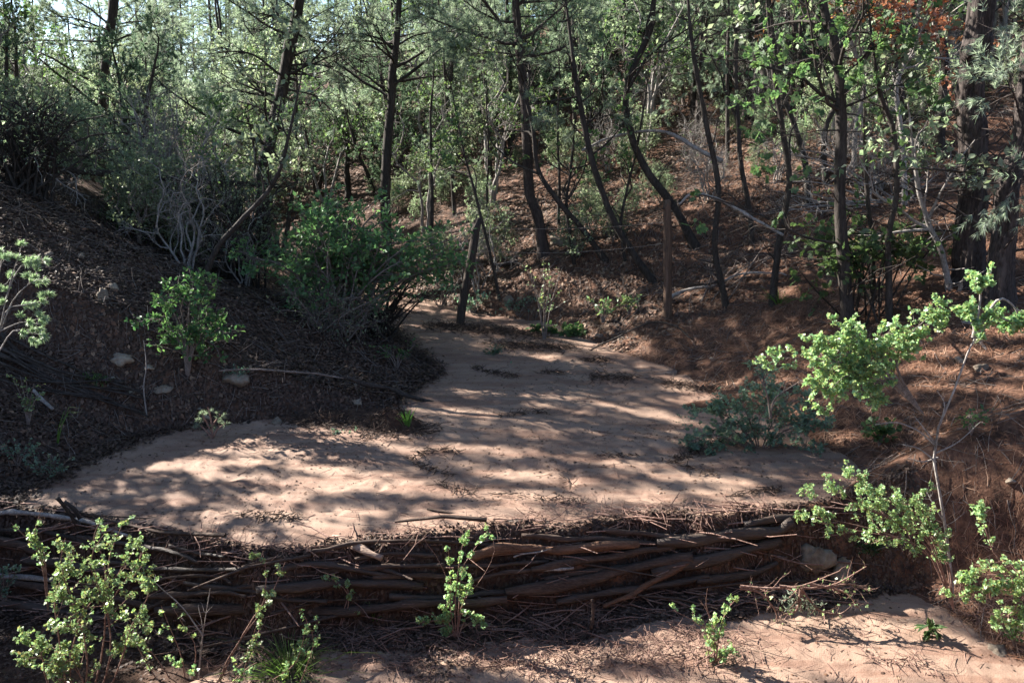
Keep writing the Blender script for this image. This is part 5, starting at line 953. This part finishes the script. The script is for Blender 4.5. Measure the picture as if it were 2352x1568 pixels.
LM = [(-150, 'the left edge'), (60, 'the mound of dark brush'), (245, 'the upper left pine'), (400, 'the grey shrub'), (640, 'the leaning pine'), (895, 'the slim pine'), (1040, 'the glade tree'), (1205, 'the tall central pine'), (1340, 'the long leaning trunk'),
      (1460, 'the kinked dark oak'), (1620, 'the crooked oak'), (1780, 'the sun flecked oak'), (1930, 'the thick oak'), (2060, 'the rusty oak'), (2228, 'the massive ponderosa'), (2400, 'the right edge')]
by = {}
for o, nm, x, y, s_ in FILL:
    u = CU + FX * x / y * math.cos(PITCH); lm_ = min(LM, key=lambda q: abs(q[0] - u))[1]
    dp = 'in line with' if y < 14 else 'behind' if y < 20 else 'well behind' if y < 30 else 'far beyond'
    by.setdefault(nm + ' ' + dp + ' ' + lm_, []).append((u, o))
ORD = ['first', 'second', 'third', 'fourth', 'fifth', 'sixth', 'seventh', 'eighth', 'ninth', 'tenth']
for tx, L in by.items():
    L.sort(key=lambda q: q[0])
    for i, (u, o) in enumerate(L): o['label'] = tx if len(L) == 1 else tx + ', ' + ORD[min(i, 9)] + ' from left'
for k in PR:
    if k not in used: bpy.data.objects.remove(PR[k])
# ------------------------------------------------------------------ unseen pines added on the left, crowns shaped to shade the wash
P0 = np.array(list(cells.values())); r = np.random.default_rng(404)
print('shade cells', len(P0), 'lit cells', len(litc))
P0 = P0 + (r.uniform(-.5, .5, (len(P0), 2)) * CS) @ np.stack([e1, e2])
TR = np.array([(-9, 5.5), (-10.5, 9.0), (-9.5, 12.2), (-13, 11.5), (-12.5, 15.5), (-15.5, 18.5), (-14.5, 7.5), (-11.8, 3.0)])
A = []; 
for p in np.concatenate([P0, P0 + (r.uniform(-1, 1, (len(P0), 2)) * CS) @ np.stack([e1, e2]), P0 + (r.uniform(-1, 1, (len(P0), 2)) * CS) @ np.stack([e1, e2])]):
    if tuple(ab(p[None])[0]) in LG: continue
    # first point up the sun ray that lies outside the picture, then deeper into the crowns
    t = np.arange(4, 26, .25); q = p + S * t[:, None]; d = q - np.array([0, 0, CAMZ]); fwd = d[:, 1] * math.cos(PITCH) - d[:, 2] * math.sin(PITCH); upc = d[:, 1] * math.sin(PITCH) + d[:, 2] * math.cos(PITCH)
    u = CU + FX * d[:, 0] / np.maximum(fwd, .1); v = CV - FX * upc / np.maximum(fwd, .1); out = (fwd < .2) | (u < -140) | (v < -90)
    i = np.argmax(out) if out.any() else len(t) - 1; A.append(q[min(i + r.integers(1, 18), len(t) - 1)])
A = np.array(A)
def tr_cost(x, y): return inlit(np.stack([np.full(60, x), np.full(60, y), hz(x, y) + np.linspace(0, 11, 60)], 1)).sum()
TR = np.array([min(((x + r.uniform(-1.2, 1.2), y + r.uniform(-1.2, 1.2)) for _ in range(25)), key=lambda t_: tr_cost(*t_)) for x, y in TR])
own = np.argmin(((A[:, None, :2] - TR[None]) ** 2).sum(-1) + r.uniform(0, 3, (len(A), len(TR))), 1)
labels = ['nearest pine of the group beside the camera on the left bank', 'pine on the left bank level with the fallen trunk', 'pine behind the fallen trunk beyond the left edge', 'tall pine high on the left bank', 'pine at the top of the left bank', 'farthest tall pine of the left bank', 'pine set back from the left bank', 'pine behind the photographer on the left', 'short pine closest to the left edge of the photo']
for k, (x, y) in enumerate(TR):
    a = A[own == k]
    if len(a) < 5: continue
    z0 = hz(x, y) - .1; h = max(a[:, 2].max() - z0, 3); Qt = smooth_line([[x, y, z0], [x + .1, y, z0 + h * .5], [x - .1, y + .1, z0 + h]], 14); w = MB(); f = MB(); tubes(w, Qt, np.linspace(.13, .03, 14), 10)
    c = a[r.choice(len(a), min(70, len(a)), replace=False)]; s0 = np.stack([np.full(len(c), x), np.full(len(c), y), np.clip(c[:, 2] - .4, z0 + .8, z0 + h)], 1)
    Lb = np.stack([s0, s0 * .5 + c * .5 + [0, 0, .15], c], 1); Lb = Lb[[not inlit(smooth_line(q_, 12)[2:]).any() for q_ in Lb]]
    if len(Lb): tubes(w, Lb, np.tile([.03, .02, .008], (len(Lb), 1)), 5)
    tufts(f, r, a, rnd_dir(r, len(a)), 9, .075, .010, 1.2)
    tree_obj('shade_pine', labels[k], 'pine', w, f, np.array([x, y, z0]), 'pine_bark', 'needles')
print('tufts', len(A))

if HAZE:
    t = NT('haze'); v_ = t.n('ShaderNodeVolumePrincipled'); v_.inputs['Color'].default_value = (.85, .9, .95, 1); v_.inputs['Density'].default_value = HAZE; v_.inputs['Anisotropy'].default_value = .3
    t.l(v_.outputs[0], t.o.inputs[1]); mb = MB(); a_, b_, z0_, z1_ = 210, 210, -4., 16.
    V = np.array([[x, y, z] for z in (z0_, z1_) for x, y in ((-a_, -b_), (a_, -b_), (a_, b_), (-a_, b_))]); mb.add(V, [[3, 2, 1, 0], [4, 5, 6, 7], [0, 1, 5, 4], [1, 2, 6, 5], [2, 3, 7, 6], [3, 0, 4, 7]])
    tag(mb.build('haze', t.m), 'thin bright morning air between the trees', 'haze', kind='stuff')
